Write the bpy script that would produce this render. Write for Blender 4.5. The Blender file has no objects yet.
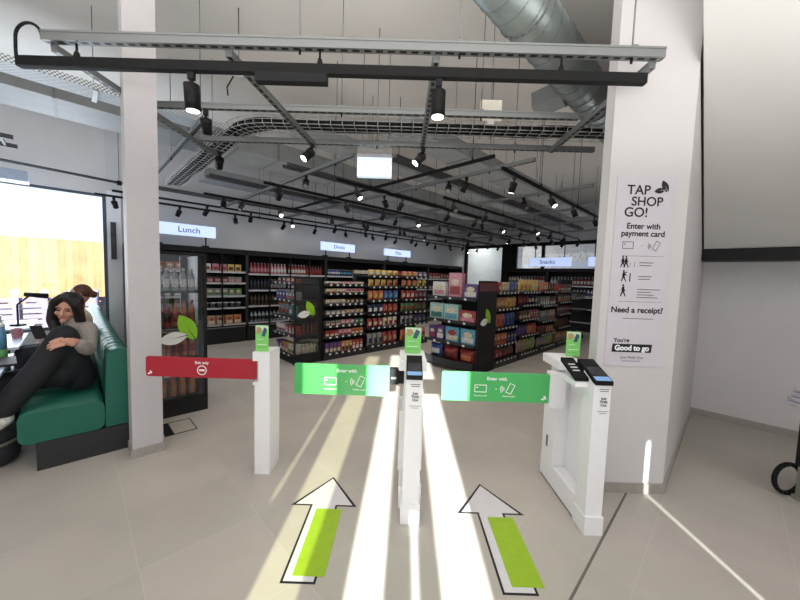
import bpy, bmesh, math, random
from mathutils import Vector, Matrix, Euler
random.seed(7)
C = bpy.context.scene.collection
PI = math.pi
Q = math.sqrt(0.5)
R45 = PI / 4

def AB(a, b, z=0.0):
    """shop grid (turned 45 degrees to the gates) to world"""
    return Vector(((a - b) * Q, (a + b) * Q, z))

# ------------------------------------------------------------------ materials
_mats = {}
def M(name, col, rough=0.55, metal=0.0, emit=0.0, noise=0.06, nscale=18.0, spec=0.4, bump=0.0):
    key = (name, tuple(col), rough, metal, emit)
    if key in _mats: return _mats[key]
    m = bpy.data.materials.new(name); m.use_nodes = True
    nt = m.node_tree; b = nt.nodes['Principled BSDF']
    b.inputs['Roughness'].default_value = rough
    b.inputs['Metallic'].default_value = metal
    b.inputs['Specular IOR Level'].default_value = spec
    c4 = (*col, 1)
    if noise > 0:
        tc = nt.nodes.new('ShaderNodeTexCoord'); n = nt.nodes.new('ShaderNodeTexNoise')
        n.inputs['Scale'].default_value = nscale; n.inputs['Detail'].default_value = 3
        nt.links.new(tc.outputs['Object'], n.inputs['Vector'])
        r = nt.nodes.new('ShaderNodeValToRGB')
        r.color_ramp.elements[0].position = 0.3; r.color_ramp.elements[1].position = 0.7
        r.color_ramp.elements[0].color = (*[max(0, c * (1 - noise)) for c in col], 1)
        r.color_ramp.elements[1].color = (*[min(1, c * (1 + noise)) for c in col], 1)
        nt.links.new(n.outputs['Fac'], r.inputs['Fac']); nt.links.new(r.outputs['Color'], b.inputs['Base Color'])
        if bump:
            bp = nt.nodes.new('ShaderNodeBump'); bp.inputs['Strength'].default_value = bump; bp.inputs['Distance'].default_value = 0.01
            nt.links.new(n.outputs['Fac'], bp.inputs['Height']); nt.links.new(bp.outputs['Normal'], b.inputs['Normal'])
    else:
        b.inputs['Base Color'].default_value = c4
    if emit:
        b.inputs['Emission Color'].default_value = c4
        b.inputs['Emission Strength'].default_value = emit
    _mats[key] = m
    return m

def srgb(r, g, b):
    f = lambda v: (v / 255 / 12.92) if v / 255 <= 0.04045 else ((v / 255 + 0.055) / 1.055) ** 2.4
    return (f(r), f(g), f(b))

def mat_glass(name, tint=(1, 1, 1), refl=0.12, rough=0.02):
    m = bpy.data.materials.new(name); m.use_nodes = True; nt = m.node_tree; nt.nodes.clear()
    o = nt.nodes.new('ShaderNodeOutputMaterial'); mx = nt.nodes.new('ShaderNodeMixShader')
    t = nt.nodes.new('ShaderNodeBsdfTransparent'); g = nt.nodes.new('ShaderNodeBsdfGlossy')
    t.inputs['Color'].default_value = (*tint, 1); g.inputs['Roughness'].default_value = rough
    mx.inputs['Fac'].default_value = refl
    nt.links.new(t.outputs[0], mx.inputs[1]); nt.links.new(g.outputs[0], mx.inputs[2]); nt.links.new(mx.outputs[0], o.inputs['Surface'])
    return m

def mat_floor():
    m = bpy.data.materials.new('floor_tiles'); m.use_nodes = True; nt = m.node_tree; b = nt.nodes['Principled BSDF']
    tc = nt.nodes.new('ShaderNodeTexCoord'); mp = nt.nodes.new('ShaderNodeMapping')
    mp.inputs['Rotation'].default_value = (0, 0, -R45)
    nt.links.new(tc.outputs['Object'], mp.inputs['Vector'])
    mp2 = nt.nodes.new('ShaderNodeMapping'); mp2.inputs['Location'].default_value = (-0.2 + 0.6, -0.25 + 1.2, 0)
    nt.links.new(mp.outputs[0], mp2.inputs['Vector'])
    br = nt.nodes.new('ShaderNodeTexBrick'); br.offset = 0.0; br.squash = 1.0
    br.inputs['Scale'].default_value = 1.0; br.inputs['Brick Width'].default_value = 0.6; br.inputs['Row Height'].default_value = 0.6
    br.inputs['Mortar Size'].default_value = 0.0022; br.inputs['Mortar Smooth'].default_value = 0.3
    br.inputs['Color1'].default_value = (*srgb(183, 176, 168), 1); br.inputs['Color2'].default_value = (*srgb(175, 169, 161), 1)
    br.inputs['Mortar'].default_value = (*srgb(191, 185, 177), 1)
    nt.links.new(mp2.outputs[0], br.inputs['Vector'])
    n = nt.nodes.new('ShaderNodeTexNoise'); n.inputs['Scale'].default_value = 2.2; n.inputs['Detail'].default_value = 6
    nt.links.new(tc.outputs['Object'], n.inputs['Vector'])
    mx = nt.nodes.new('ShaderNodeMixRGB'); mx.blend_type = 'OVERLAY'; mx.inputs['Fac'].default_value = 0.16
    nt.links.new(br.outputs['Color'], mx.inputs[1]); nt.links.new(n.outputs['Fac'], mx.inputs[2])
    nt.links.new(mx.outputs[0], b.inputs['Base Color'])
    b.inputs['Roughness'].default_value = 0.42; b.inputs['Specular IOR Level'].default_value = 0.35
    return m

def mat_slotted(name, col, period=0.075, half=0.006, slot=0.6, axis=0, cross=1, dark=(0.015, 0.015, 0.015), rough=0.42, metal=0.55):
    """galvanised channel: dark slots along its length, in the middle of its faces"""
    m = bpy.data.materials.new(name); m.use_nodes = True; nt = m.node_tree; b = nt.nodes['Principled BSDF']
    tc = nt.nodes.new('ShaderNodeTexCoord'); s = nt.nodes.new('ShaderNodeSeparateXYZ')
    nt.links.new(tc.outputs['Object'], s.inputs[0])
    def mth(op, a, v=None):
        q = nt.nodes.new('ShaderNodeMath'); q.operation = op
        if isinstance(a, (int, float)): q.inputs[0].default_value = a
        else: nt.links.new(a, q.inputs[0])
        if v is not None:
            if isinstance(v, (int, float)): q.inputs[1].default_value = v
            else: nt.links.new(v, q.inputs[1])
        return q.outputs[0]
    fr = mth('FRACT', mth('DIVIDE', s.outputs[axis], period))
    on = mth('LESS_THAN', fr, slot)
    mid = mth('LESS_THAN', mth('ABSOLUTE', s.outputs[cross]), half)
    geo = nt.nodes.new('ShaderNodeNewGeometry'); sn = nt.nodes.new('ShaderNodeSeparateXYZ')
    nt.links.new(geo.outputs['Normal'], sn.inputs[0])
    under = mth('LESS_THAN', sn.outputs[2], -0.5)
    f = mth('MULTIPLY', mth('MULTIPLY', on, mid), under)
    mx = nt.nodes.new('ShaderNodeMixRGB'); mx.inputs[1].default_value = (*col, 1); mx.inputs[2].default_value = (*dark, 1)
    nt.links.new(f, mx.inputs['Fac']); nt.links.new(mx.outputs[0], b.inputs['Base Color'])
    b.inputs['Roughness'].default_value = rough; b.inputs['Metallic'].default_value = metal
    return m

def mat_fence():
    m = bpy.data.materials.new('fence_boards'); m.use_nodes = True; nt = m.node_tree; b = nt.nodes['Principled BSDF']
    tc = nt.nodes.new('ShaderNodeTexCoord'); br = nt.nodes.new('ShaderNodeTexBrick'); br.offset = 0.37
    mp = nt.nodes.new('ShaderNodeMapping'); mp.inputs['Rotation'].default_value = (PI / 2, 0, 0)
    nt.links.new(tc.outputs['Object'], mp.inputs['Vector']); nt.links.new(mp.outputs[0], br.inputs['Vector'])
    br.inputs['Scale'].default_value = 1; br.inputs['Brick Width'].default_value = 0.13; br.inputs['Row Height'].default_value = 4
    br.inputs['Mortar Size'].default_value = 0.004
    br.inputs['Color1'].default_value = (0.22, 0.12, 0.045, 1); br.inputs['Color2'].default_value = (0.29, 0.185, 0.085, 1); br.inputs['Mortar'].default_value = (0.14, 0.07, 0.03, 1)
    n = nt.nodes.new('ShaderNodeTexNoise'); n.inputs['Scale'].default_value = 3; nt.links.new(tc.outputs['Object'], n.inputs['Vector'])
    mx = nt.nodes.new('ShaderNodeMixRGB'); mx.blend_type = 'OVERLAY'; mx.inputs['Fac'].default_value = 0.35
    nt.links.new(br.outputs['Color'], mx.inputs[1]); nt.links.new(n.outputs['Fac'], mx.inputs[2]); nt.links.new(mx.outputs[0], b.inputs['Base Color'])
    b.inputs['Roughness'].default_value = 0.8
    return m

WHITE = M('white_paint', srgb(206, 203, 203), 0.6, noise=0.02, nscale=3)
CEILM = M('ceiling_paint', srgb(222, 217, 210), 0.8, noise=0.03, nscale=1.2)
WALLG = M('shop_wall_paint', srgb(200, 199, 200), 0.75, noise=0.05, nscale=1.4)
GATEW = M('gate_white_metal', srgb(236, 235, 238), 0.35, noise=0.012, spec=0.5)
GREYB = M('grey_skirting', srgb(158, 152, 146), 0.5, noise=0.06)
BLACK = M('black_metal', (0.006, 0.006, 0.0065), 0.5, noise=0.1, spec=.2)
BLACKM = M('matt_black', (0.012, 0.012, 0.013), 0.7, noise=0.12, spec=.25)
SHELFB = M('shelf_black', (0.020, 0.021, 0.023), 0.5, noise=0.1, spec=.3)
DARKG = M('dark_grey', (0.06, 0.06, 0.065), 0.6, noise=0.1)
RAILW = M('price_card', srgb(205, 205, 205), 0.5, noise=0.06, nscale=60)
GALV = M('galvanised_steel', srgb(128, 131, 132), 0.4, 0.55, noise=0.1, nscale=9)
DUCTM = M('duct_steel', srgb(138, 146, 144), 0.36, 0.6, noise=0.12, nscale=5)
STRUT = mat_slotted('slotted_strut', srgb(132, 135, 135), half=.011)
WIRE = M('basket_wire', srgb(190, 190, 188), 0.4, 0.5, noise=0.04)
LEAFG = M('leaf_green', srgb(136, 190, 38), 0.5, noise=0.03)
LEAFW = M('leaf_white', srgb(225, 226, 222), 0.5, noise=0.03)
TAGG = M('tag_green', srgb(128, 205, 108), 0.5, noise=0.05)
LIME = M('lime_vinyl', srgb(150, 184, 36), 0.5, noise=0.05)
ARROWW = M('arrow_white', srgb(212, 208, 212), 0.5, noise=0.03)
INK = M('black_ink', (0.01, 0.01, 0.012), 0.6, noise=0.05)
INKG = M('grey_ink', srgb(95, 92, 95), 0.6, noise=0.05)
PRINTW = M('white_print', srgb(245, 246, 246), 0.5, noise=0.01)
LAMPON = M('lamp_lens_lit', (1.0, 0.95, 0.86), 0.4, emit=9.0, noise=0)
LAMPOFF = M('lamp_lens_unlit', (0.25, 0.25, 0.25), 0.3, noise=0.05)
SIGNLIT = M('lit_sign_face', srgb(190, 208, 250), 0.5, emit=0.85, noise=0)
LEDW = M('shelf_led', (0.95, 0.97, 1.0), 0.5, emit=1.3, noise=0)
GLASS = mat_glass('clear_glass', (0.93, 0.97, 0.98), 0.06)
PERSPEX = mat_glass('clear_perspex', (0.88, 0.89, 0.90), 0.035)
DUCTG = M('duct_grey_paint', srgb(132, 135, 136), 0.55, noise=.08, nscale=5)
PARTGL = mat_glass('partition_glass', (0.80, 0.86, 0.92), 0.10)
TINTGL = mat_glass('tinted_glass', (0.58, 0.60, 0.50), 0.04)

# ------------------------------------------------------------------ mesh builder
class MB:
    def __init__(self, mats=None):
        self.bm = bmesh.new(); self.mats = list(mats) if mats else []
    def mi(self, mat):
        if mat is None: return 0
        if mat not in self.mats: self.mats.append(mat)
        return self.mats.index(mat)
    def _tag(self, faces, mat, smooth=False):
        i = self.mi(mat)
        for f in faces: f.material_index = i; f.smooth = smooth
    def box(self, x0, x1, y0, y1, z0, z1, mat=None, rot=None, bevel=0.0):
        r = bmesh.ops.create_cube(self.bm, size=1.0); vs = r['verts']
        bmesh.ops.scale(self.bm, vec=(x1 - x0, y1 - y0, z1 - z0), verts=vs)
        if bevel > 0:
            es = list({e for v in vs for e in v.link_edges})
            n = bmesh.ops.bevel(self.bm, geom=es, offset=bevel, segments=2, affect='EDGES', profile=0.7)
            vs = list({v for f in n['faces'] for v in f.verts} | {v for v in vs if v.is_valid})
        c = Vector(((x0 + x1) / 2, (y0 + y1) / 2, (z0 + z1) / 2))
        if rot is not None: bmesh.ops.rotate(self.bm, cent=(0, 0, 0), matrix=rot, verts=vs)
        bmesh.ops.translate(self.bm, vec=c, verts=vs)
        self._tag({f for v in vs for f in v.link_faces}, mat)
        return vs
    def rod(self, p0, p1, r0, r1=None, mat=None, n=10, smooth=True):
        p0, p1 = Vector(p0), Vector(p1); d = p1 - p0
        if r1 is None: r1 = r0
        res = bmesh.ops.create_cone(self.bm, cap_ends=True, segments=n, radius1=r0, radius2=r1, depth=d.length)
        vs = res['verts']
        q = d.to_track_quat('Z', 'Y').to_matrix()
        bmesh.ops.rotate(self.bm, cent=(0, 0, 0), matrix=q, verts=vs)
        bmesh.ops.translate(self.bm, vec=(p0 + p1) / 2, verts=vs)
        fs = {f for v in vs for f in v.link_faces}
        self._tag(fs, mat)
        for f in fs:
            if len(f.verts) == 4: f.smooth = smooth
        return vs
    def ball(self, c, r, mat=None, sc=(1, 1, 1), rot=None, u=16, v=10):
        res = bmesh.ops.create_uvsphere(self.bm, u_segments=u, v_segments=v, radius=r); vs = res['verts']
        bmesh.ops.scale(self.bm, vec=sc, verts=vs)
        if rot is not None: bmesh.ops.rotate(self.bm, cent=(0, 0, 0), matrix=rot, verts=vs)
        bmesh.ops.translate(self.bm, vec=c, verts=vs)
        self._tag({f for w in vs for f in w.link_faces}, mat, True)
        return vs
    def capsule(self, pts, rads, mat=None, n=12):
        for i, p in enumerate(pts):
            self.ball(p, rads[i], mat, u=n, v=8)
            if i + 1 < len(pts) and (Vector(pts[i + 1]) - Vector(p)).length > 1e-4: self.rod(p, pts[i + 1], rads[i], rads[i + 1], mat, n)
    def prism(self, poly, z0, z1, mat=None):
        lo = [self.bm.verts.new((x, y, z0)) for x, y in poly]; hi = [self.bm.verts.new((x, y, z1)) for x, y in poly]
        n = len(poly); fs = [self.bm.faces.new(lo[::-1]), self.bm.faces.new(hi)]
        for i in range(n): fs.append(self.bm.faces.new((lo[i], lo[(i + 1) % n], hi[(i + 1) % n], hi[i])))
        self._tag(fs, mat); return fs
    def extrude_x(self, prof, x0, x1, mat=None, smooth=False):
        """profile of (y, z) points swept along x"""
        lo = [self.bm.verts.new((x0, y, z)) for y, z in prof]; hi = [self.bm.verts.new((x1, y, z)) for y, z in prof]
        n = len(prof); fs = [self.bm.faces.new(lo[::-1]), self.bm.faces.new(hi)]
        for i in range(n):
            f = self.bm.faces.new((lo[i], lo[(i + 1) % n], hi[(i + 1) % n], hi[i])); f.smooth = smooth; fs.append(f)
        i = self.mi(mat)
        for f in fs: f.material_index = i
    def lathe(self, prof, mat_of=None, c=(0, 0, 0), n=12):
        """prof: (radius, z, material) from the bottom up"""
        rings = []
        for p in prof:
            rings.append([self.bm.verts.new((c[0] + p[0] * math.cos(2 * PI * k / n), c[1] + p[0] * math.sin(2 * PI * k / n), c[2] + p[1])) for k in range(n)])
        for i in range(len(prof) - 1):
            mi = self.mi(prof[i + 1][2])
            for k in range(n):
                f = self.bm.faces.new((rings[i][k], rings[i][(k + 1) % n], rings[i + 1][(k + 1) % n], rings[i + 1][k])); f.material_index = mi; f.smooth = True
        f = self.bm.faces.new(rings[0][::-1]); f.material_index = self.mi(prof[0][2])
        f = self.bm.faces.new(rings[-1]); f.material_index = self.mi(prof[-1][2])
    def poly(self, pts, mat=None):
        f = self.bm.faces.new([self.bm.verts.new(p) for p in pts]); f.material_index = self.mi(mat); return f
    def tube(self, pts, r, mat=None, n=8):
        for i in range(len(pts) - 1): self.rod(pts[i], pts[i + 1], r, r, mat, n)
    def mesh(self, name):
        me = bpy.data.meshes.new(name)
        bmesh.ops.recalc_face_normals(self.bm, faces=self.bm.faces)
        self.bm.to_mesh(me); self.bm.free()
        for m in self.mats: me.materials.append(m)
        return me
    def build(self, name, parent=None, loc=(0, 0, 0), rotz=0.0, mat=None):
        if mat is not None and not self.mats: self.mats = [mat]
        o = bpy.data.objects.new(name, self.mesh(name)); C.objects.link(o)
        o.location = loc; o.rotation_euler = (0, 0, rotz)
        if parent is not None: o.parent = parent
        return o

def tag(o, label=None, cat=None, group=None, kind=None):
    if label: o['label'] = label
    if cat: o['category'] = cat
    if group: o['group'] = group
    if kind: o['kind'] = kind
    return o
def thing(name, label, cat, loc=(0, 0, 0), rotz=0.0, group=None):
    o = bpy.data.objects.new(name, None); C.objects.link(o); o.empty_display_size = 0.1
    o.location = loc; o.rotation_euler = (0, 0, rotz)
    return tag(o, label, cat, group)
def struct(o): o['kind'] = 'structure'; return o
def copy_tree(o, loc, rotz=None, label=None, group=None):
    r = o.copy(); C.objects.link(r); r.location = loc
    if rotz is not None: r.rotation_euler = (0, 0, rotz)
    if label: r['label'] = label
    if group: r['group'] = group
    def rec(s, d):
        for ch in s.children:
            c = ch.copy(); C.objects.link(c); c.parent = d; rec(ch, c)
    rec(o, r)
    return r
def text(name, s, size, loc, rot, mat, parent=None, align='CENTER', bold=0.0, space=1.0, ls=1.0):
    cu = bpy.data.curves.new(name, 'FONT'); cu.body = s; cu.size = size; cu.align_x = align; cu.align_y = 'CENTER'
    cu.offset = bold; cu.space_character = space; cu.space_line = ls; cu.extrude = 0.0004
    o = bpy.data.objects.new(name, cu); C.objects.link(o); cu.materials.append(mat)
    o.location = loc; o.rotation_euler = rot
    if parent is not None: o.parent = parent
    return o
FRONT = (PI / 2, 0, 0)      # text upright, read from -y

# ------------------------------------------------------------------ camera
f_px, pitch, roll, yaw, HC = 329.636, 0.0693087727, 0.0309963617, -0.00429140171, 1.55
def rotc(p, r, y):
    c, s = math.cos, math.sin
    W = Matrix(((c(y), -s(y), 0), (s(y), c(y), 0), (0, 0, 1))); A = Matrix(((1, 0, 0), (0, 0, -1), (0, 1, 0)))
    P = Matrix(((1, 0, 0), (0, c(p), -s(p)), (0, s(p), c(p)))); Z = Matrix(((c(r), -s(r), 0), (s(r), c(r), 0), (0, 0, 1)))
    return Z @ P @ A @ W
cam = bpy.data.cameras.new('camera'); co = bpy.data.objects.new('camera', cam); C.objects.link(co)
cam.sensor_fit = 'HORIZONTAL'; cam.sensor_width = 36; cam.lens = 36 * f_px / 800; cam.clip_start = 0.02
co.matrix_world = Matrix.Translation((0, 0, HC)) @ (rotc(pitch, roll, yaw).transposed() @ Matrix(((1, 0, 0), (0, -1, 0), (0, 0, -1)))).to_4x4()
bpy.context.scene.camera = co

# ------------------------------------------------------------------ room shell
CZ = 4.2
WB = 8.4          # long shop wall / window wall
BA = 12.3         # glazed end wall
XL = -7.6; YE = -1.2; A_R = 5.33; WR = 0.2687; WR2 = 0.735
def xy(a, b): v = AB(a, b); return (v.x, v.y)
yl = XL + WB / Q
foot = [(XL, YE), (AB(A_R, 0).x + (AB(A_R, 0).y - YE), YE), xy(A_R, WR), xy(BA + 3.4, WR), xy(BA + 3.4, WB), (XL, yl)]
m = MB(); m.prism(foot, -0.1, 0.0, mat_floor()); struct(m.build('floor'))
m = MB(); m.prism(foot, CZ, CZ + 0.15, CEILM); struct(m.build('ceiling'))
m = MB(); JOINT = M('joint_grey', srgb(104, 100, 96), .7); m.box(1.69, 2.894, 0.447, 0.460, 0.0, 0.0012, JOINT); struct(m.build('trim_1', rotz=R45))    # expansion joint in the tiles
m = MB(); m.box(0.9, 1.69, 0.447, 0.460, 0.0, 0.0012, JOINT); struct(m.build('trim_2', rotz=R45))
# long wall with window opening  (mesh in shop coordinates, turned 45)
W0, W1, WZ0, WZ1 = -2.2, 0.47, 0.42, 2.92
al = (XL + yl) * Q; 
m = MB()
m.box(al, W0, WB, WB + 0.25, 0, CZ, WHITE); m.box(W1, BA + 3.4, WB, WB + 0.25, 0, CZ, WALLG)
m.box(W0, W1, WB, WB + 0.25, 0, WZ0, WHITE); m.box(W0, W1, WB, WB + 0.25, WZ1, CZ, WHITE)
struct(m.build('wall_left', rotz=R45))
w = MB(); fr = M('window_frame_grey', srgb(70, 84, 100), 0.5)
for x0, x1, z0, z1 in ((W0, W1, WZ1 - .04, WZ1), (W0, W1, WZ0, WZ0 + .05), (W1 - .05, W1, WZ0, WZ1), (W0, W0 + .05, WZ0, WZ1)):
    w.box(x0, x1, WB + .03, WB + .1, z0, z1, fr)
wo = struct(w.build('window_1', rotz=R45))
g = MB(); g.box(W0 + .05, W1 - .05, WB + .06, WB + .066, WZ0 + .05, WZ1 - .04, GLASS); g.build('pane', wo)
m = MB(); m.box(0.475, 0.68, 8.36, 8.398, 0.0, 3.0, GATEW); struct(m.build('trim_3', rotz=R45))
# narrow dark panel beside the window
t = tag(MB().build('wall_panel') if False else (lambda mm: (mm.box(0.52, 0.60, 8.33, 8.358, 1.72, 2.42, DARKG), mm.build('dark_wall_plate', rotz=R45))[1])(MB()), 'slim dark grey plate fixed upright on the wall beside the window', 'wall plate')
# left side, and unseen blocker wall, glazed slots cut to shape the sun strips
m = MB(); m.box(XL - .2, XL, YE, yl, 0, CZ, WHITE); struct(m.build('wall_side'))
sk = 0.015
slots = [(-.73, -.50, 2.55), (-.905, -.885, 1.9), (-.275, -.085, 2.6), (.055, .092, 1.17), (.20, .45, 2.62), (1.80, 1.814, 1.62)]
sl = sorted(slots); m = MB(); x = XL
for a, b, h in sl:
    m.box(x, a, YE - .06, YE, 0, CZ, WHITE); m.box(a, b, YE - .06, YE, h, CZ, WHITE); x = b
    if h == 1.9: m.box(a, b, YE - .06, YE, 0, 1.13, WHITE)
m.box(x, foot[1][0], YE - .06, YE, 0, CZ, WHITE); struct(m.build('wall_sun_blocker'))
for i, (a, b, h) in enumerate(sl):
    g = MB(); g.box(a, b, YE - .035, YE - .03, 0, h, TINTGL if i in (1, 0) else GLASS); struct(g.build('window_%d' % (i + 2)))  # panes of the added slots; tinted ones weaken their sun strip
# wedge wall on the gate side, with the poster column as its front end
m = MB(); m.prism([(1.43, 2.37), (1.99, 2.37), xy(A_R + .25, WR), xy(BA, WR), xy(BA, WR2), (1.43, 2.47)], 0, CZ, WHITE); struct(m.build('wall_right'))
m = MB(); m.prism([xy(A_R, WR - .0005), xy(A_R, -7.1), xy(A_R + .25, -7.1), xy(A_R + .25, WR - .0005)], 0, CZ, WHITE); struct(m.build('wall_far'))
# sloping soffit (underside of a stair) coming down to a black edge beam
m = MB(); m.box(4.80, 5.10, -4.5, WR - .004, 1.825, 1.945, BLACK); struct(m.build('trim_4', rotz=R45))
m = MB(); so_ = [(5.10, 1.95), (4.80, 1.95), (1.55, 4.08), (1.55, 4.195), (1.75, 4.195)]
lo = [m.bm.verts.new((a, -4.5, z)) for a, z in so_]; hi = [m.bm.verts.new((a, WR - .016, z)) for a, z in so_]; n = len(so_)
for f in [m.bm.faces.new(lo), m.bm.faces.new(hi[::-1])] + [m.bm.faces.new((lo[q], hi[q], hi[(q + 1) % n], lo[(q + 1) % n])) for q in range(n)]: f.material_index = m.mi(M('soffit_paint', srgb(212, 210, 206), .75, noise=.02, nscale=2))
struct(m.build('ceiling_slope', rotz=R45))
m = MB(); m.poly([(4.80, WR - .003, 1.945), (4.80, WR - .003, 1.975), (3.0, WR - .003, 3.155), (3.0, WR - .003, 3.125)], BLACK); struct(m.build('trim_5', rotz=R45))
m = MB(); m.prism([(1.42, 2.358), (2.0, 2.358), xy(A_R - .012, WR - .012), xy(A_R - .012, -4.5), xy(A_R, -4.5), xy(A_R, WR), (1.99, 2.37), (1.43, 2.37)], 0, 0.075, GREYB); struct(m.build('baseboard_right'))
# square pillar by the bench
m = MB(); m.box(.305, .512, 3.354, 3.575, 0.0, CZ, M('pillar_paint', srgb(190, 187, 189), 0.6, noise=.02)); struct(m.build('wall_pillar', rotz=R45))
m = MB(); m.prism([(.295, 3.344), (.522, 3.344), (.522, 3.585), (.512, 3.585), (.512, 3.354), (.305, 3.354), (.305, 3.575), (.295, 3.575)], 0, .075, GREYB); struct(m.build('baseboard_pillar', rotz=R45))
# glazed end wall and the corridor beyond
m = MB()
for b0, b1 in ((.74, .80), (3.2, 3.28), (4.95, 5.05), (6.0, 6.62), (8.28, 8.4)):
    m.box(BA - .05, BA + .05, b0, b1, 0, 2.95, BLACK)
m.box(BA - .05, BA + .05, .74, 8.4, 2.86, 2.98, BLACK); m.box(BA - .05, BA + .05, .74, 8.4, 0, .12, BLACK)
wf = struct(m.build('window_8', rotz=R45))
for b0, b1 in ((.80, 3.2), (3.28, 4.95), (5.05, 6.0), (6.62, 8.28)):
    g = MB(); g.box(BA - .004, BA + .004, b0, b1, .12, 2.86, PARTGL); g.build('pane', wf)
m = MB(); m.box(BA - .05, BA + .05, .74, 8.4, 2.98, CZ, WALLG); struct(m.build('wall_back', rotz=R45))
m = MB(); m.box(BA + 3.3, BA + 3.5, WR, WB, 0, CZ, WHITE); struct(m.build('wall_corridor', rotz=R45))
m = MB(); m.box(BA + .06, BA + 1.4, 6.45, 6.6, 0, CZ, WHITE); struct(m.build('wall_passage', rotz=R45))
# outside
m = MB(); m.box(-14, 6, WB + .26, 20, -.14, -.04, M('paving_outside', srgb(170, 165, 175), .8)); struct(m.build('ground', rotz=R45))
m = MB(); m.box(-6, 2.4, 12.0, 12.06, .0, 2.28, mat_fence())
fo = m.build('timber_fence', loc=AB(0, 0, -.04), rotz=R45); tag(fo, 'tall sunlit timber board fence outside the window', 'fence')
pk = thing('picket_railing', 'low grey slatted railing with pale post tops before the timber fence', 'railing', AB(0, 11.4, -.04), R45)
m = MB(); gp = M('grey_slats', srgb(112, 104, 122), .7)
for k in range(6): m.box(-5, 2, 0, .03, .1 + k * .13, .2 + k * .13, gp)
m.build('slat_panel', pk)
for k in range(14):
    m = MB(); m.box(-4.6 + k * .45, -4.5 + k * .45, -.05, -.002, 0, .97, gp); m.box(-4.61 + k * .45, -4.49 + k * .45, -.055, .0, .97, 1.03, PRINTW); m.build('post', pk)

# ------------------------------------------------------------------ gates
def leaf_poly(cx, cz, L, Wd, ang, n=9):
    pts = []
    for k in range(n + 1):
        t = k / n; pts.append((t - .5, math.sin(PI * t) ** .8 * .5))
    for k in range(n - 1, 0, -1):
        t = k / n; pts.append((t - .5, -math.sin(PI * t) ** .8 * .5))
    c, s = math.cos(ang), math.sin(ang)
    return [(cx + (p[0] * L) * c - (p[1] * Wd) * s, cz + (p[0] * L) * s + (p[1] * Wd) * c) for p in pts]
def leaf_emblem(parent, cx, cz, S, y=-.004, m1=LEAFG, m2=LEAFW, vein=BLACK, loc=(0, 0, 0), rz=0.0):
    for nm, mt, px, pz, L, Wd, an, yy in (('green_leaf', m1, .12, .14, .80, .40, math.radians(118), 0), ('white_leaf', m2, -.20, -.12, .66, .33, math.radians(10), -.0015)):
        m = MB(); pl = leaf_poly(cx + px * S, cz + pz * S, L * S, Wd * S, an)
        m.poly([(x_, y + yy, z_) for x_, z_ in pl], mt)
        d = Vector((math.cos(an), math.sin(an))); c0 = Vector((cx + px * S, cz + pz * S)); w_ = Vector((-d.y, d.x)) * .013 * S
        sgn = -1 if nm == 'green_leaf' else 1
        e0, e1 = c0 + d * sgn * L * S * .5, c0 - d * sgn * L * S * .12
        m.poly([(e0.x + w_.x, y + yy - .001, e0.y + w_.y), (e0.x - w_.x, y + yy - .001, e0.y - w_.y), (e1.x, y + yy - .001, e1.y)], vein)
        m.build(nm, parent, loc, rz)
def ring_strip(m, poly, wdt, y, mat):
    n = len(poly); c = Vector((sum(p[0] for p in poly) / n, sum(p[1] for p in poly) / n))
    for i in range(n):
        a, b = Vector(poly[i]), Vector(poly[(i + 1) % n]); d = (b - a).normalized(); nn = Vector((-d.y, d.x))
        if (c - a).dot(nn) < 0: nn = -nn
        a2, b2 = a + nn * wdt, b + nn * wdt
        m.poly([(a.x, y, a.y), (b.x, y, b.y), (b2.x, y, b2.y), (a2.x, y, a2.y)], mat)
def card_icon(m, x, z, w_, h_, t, y, mat):
    ring_strip(m, [(x - w_/2, z - h_/2), (x + w_/2, z - h_/2), (x + w_/2, z + h_/2), (x - w_/2, z + h_/2)], t, y, mat)
    m.poly([(x - w_*.36, y, z + h_*.08), (x - w_*.22, y, z + h_*.08), (x - w_*.22, y, z + h_*.22), (x - w_*.36, y, z + h_*.22)], mat)
def phone_icon(m, x, z, w_, h_, t, y, mat):
    an = math.radians(-25); c, s = math.cos(an), math.sin(an)
    P = lambda u, v: (x + u * c - v * s, z + u * s + v * c)
    ring_strip(m, [P(-w_/2, -h_/2), P(w_/2, -h_/2), P(w_/2, h_/2), P(-w_/2, h_/2)], t, y, mat)
    for k in range(3):
        r = w_ * (.45 + .28 * k); cx, cz = x - w_ * .75, z - h_ * .05
        pts = [(cx - r * math.cos(a_), cz + r * math.sin(a_)) for a_ in [math.radians(-40 + 80 * i / 6) for i in range(7)]]
        for i in range(6):
            a, b = pts[i], pts[i + 1]; q = lambda p: (cx + (p[0] - cx) * (1 - t / r), y, cz + (p[1] - cz) * (1 - t / r))
            m.poly([(a[0], y, a[1]), (b[0], y, b[1]), q(b), q(a)], mat)
def rounded(x0, x1, z0, z1, r, n=5):
    out = []
    for cx, cz, a0 in ((x1 - r, z1 - r, 0), (x0 + r, z1 - r, 90), (x0 + r, z0 + r, 180), (x1 - r, z0 + r, 270)):
        for k in range(n + 1):
            a = math.radians(a0 + 90 * k / n); out.append((cx + r * math.cos(a), cz + r * math.sin(a)))
    return out
def panel_xz(m, poly, y0, y1, mat):
    lo = [m.bm.verts.new((x, y0, z)) for x, z in poly]; hi = [m.bm.verts.new((x, y1, z)) for x, z in poly]; n = len(poly)
    fs = [m.bm.faces.new(lo), m.bm.faces.new(hi[::-1])] + [m.bm.faces.new((lo[i], hi[i], hi[(i + 1) % n], lo[(i + 1) % n])) for i in range(n)]
    i = m.mi(mat)
    for f in fs: f.material_index = i
GREENP = M('green_arm_panel', srgb(78, 178, 100), 0.22, noise=.03, spec=.5)
REDP = M('red_arm_panel', srgb(172, 36, 52), 0.25, noise=.03, spec=.5)

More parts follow.
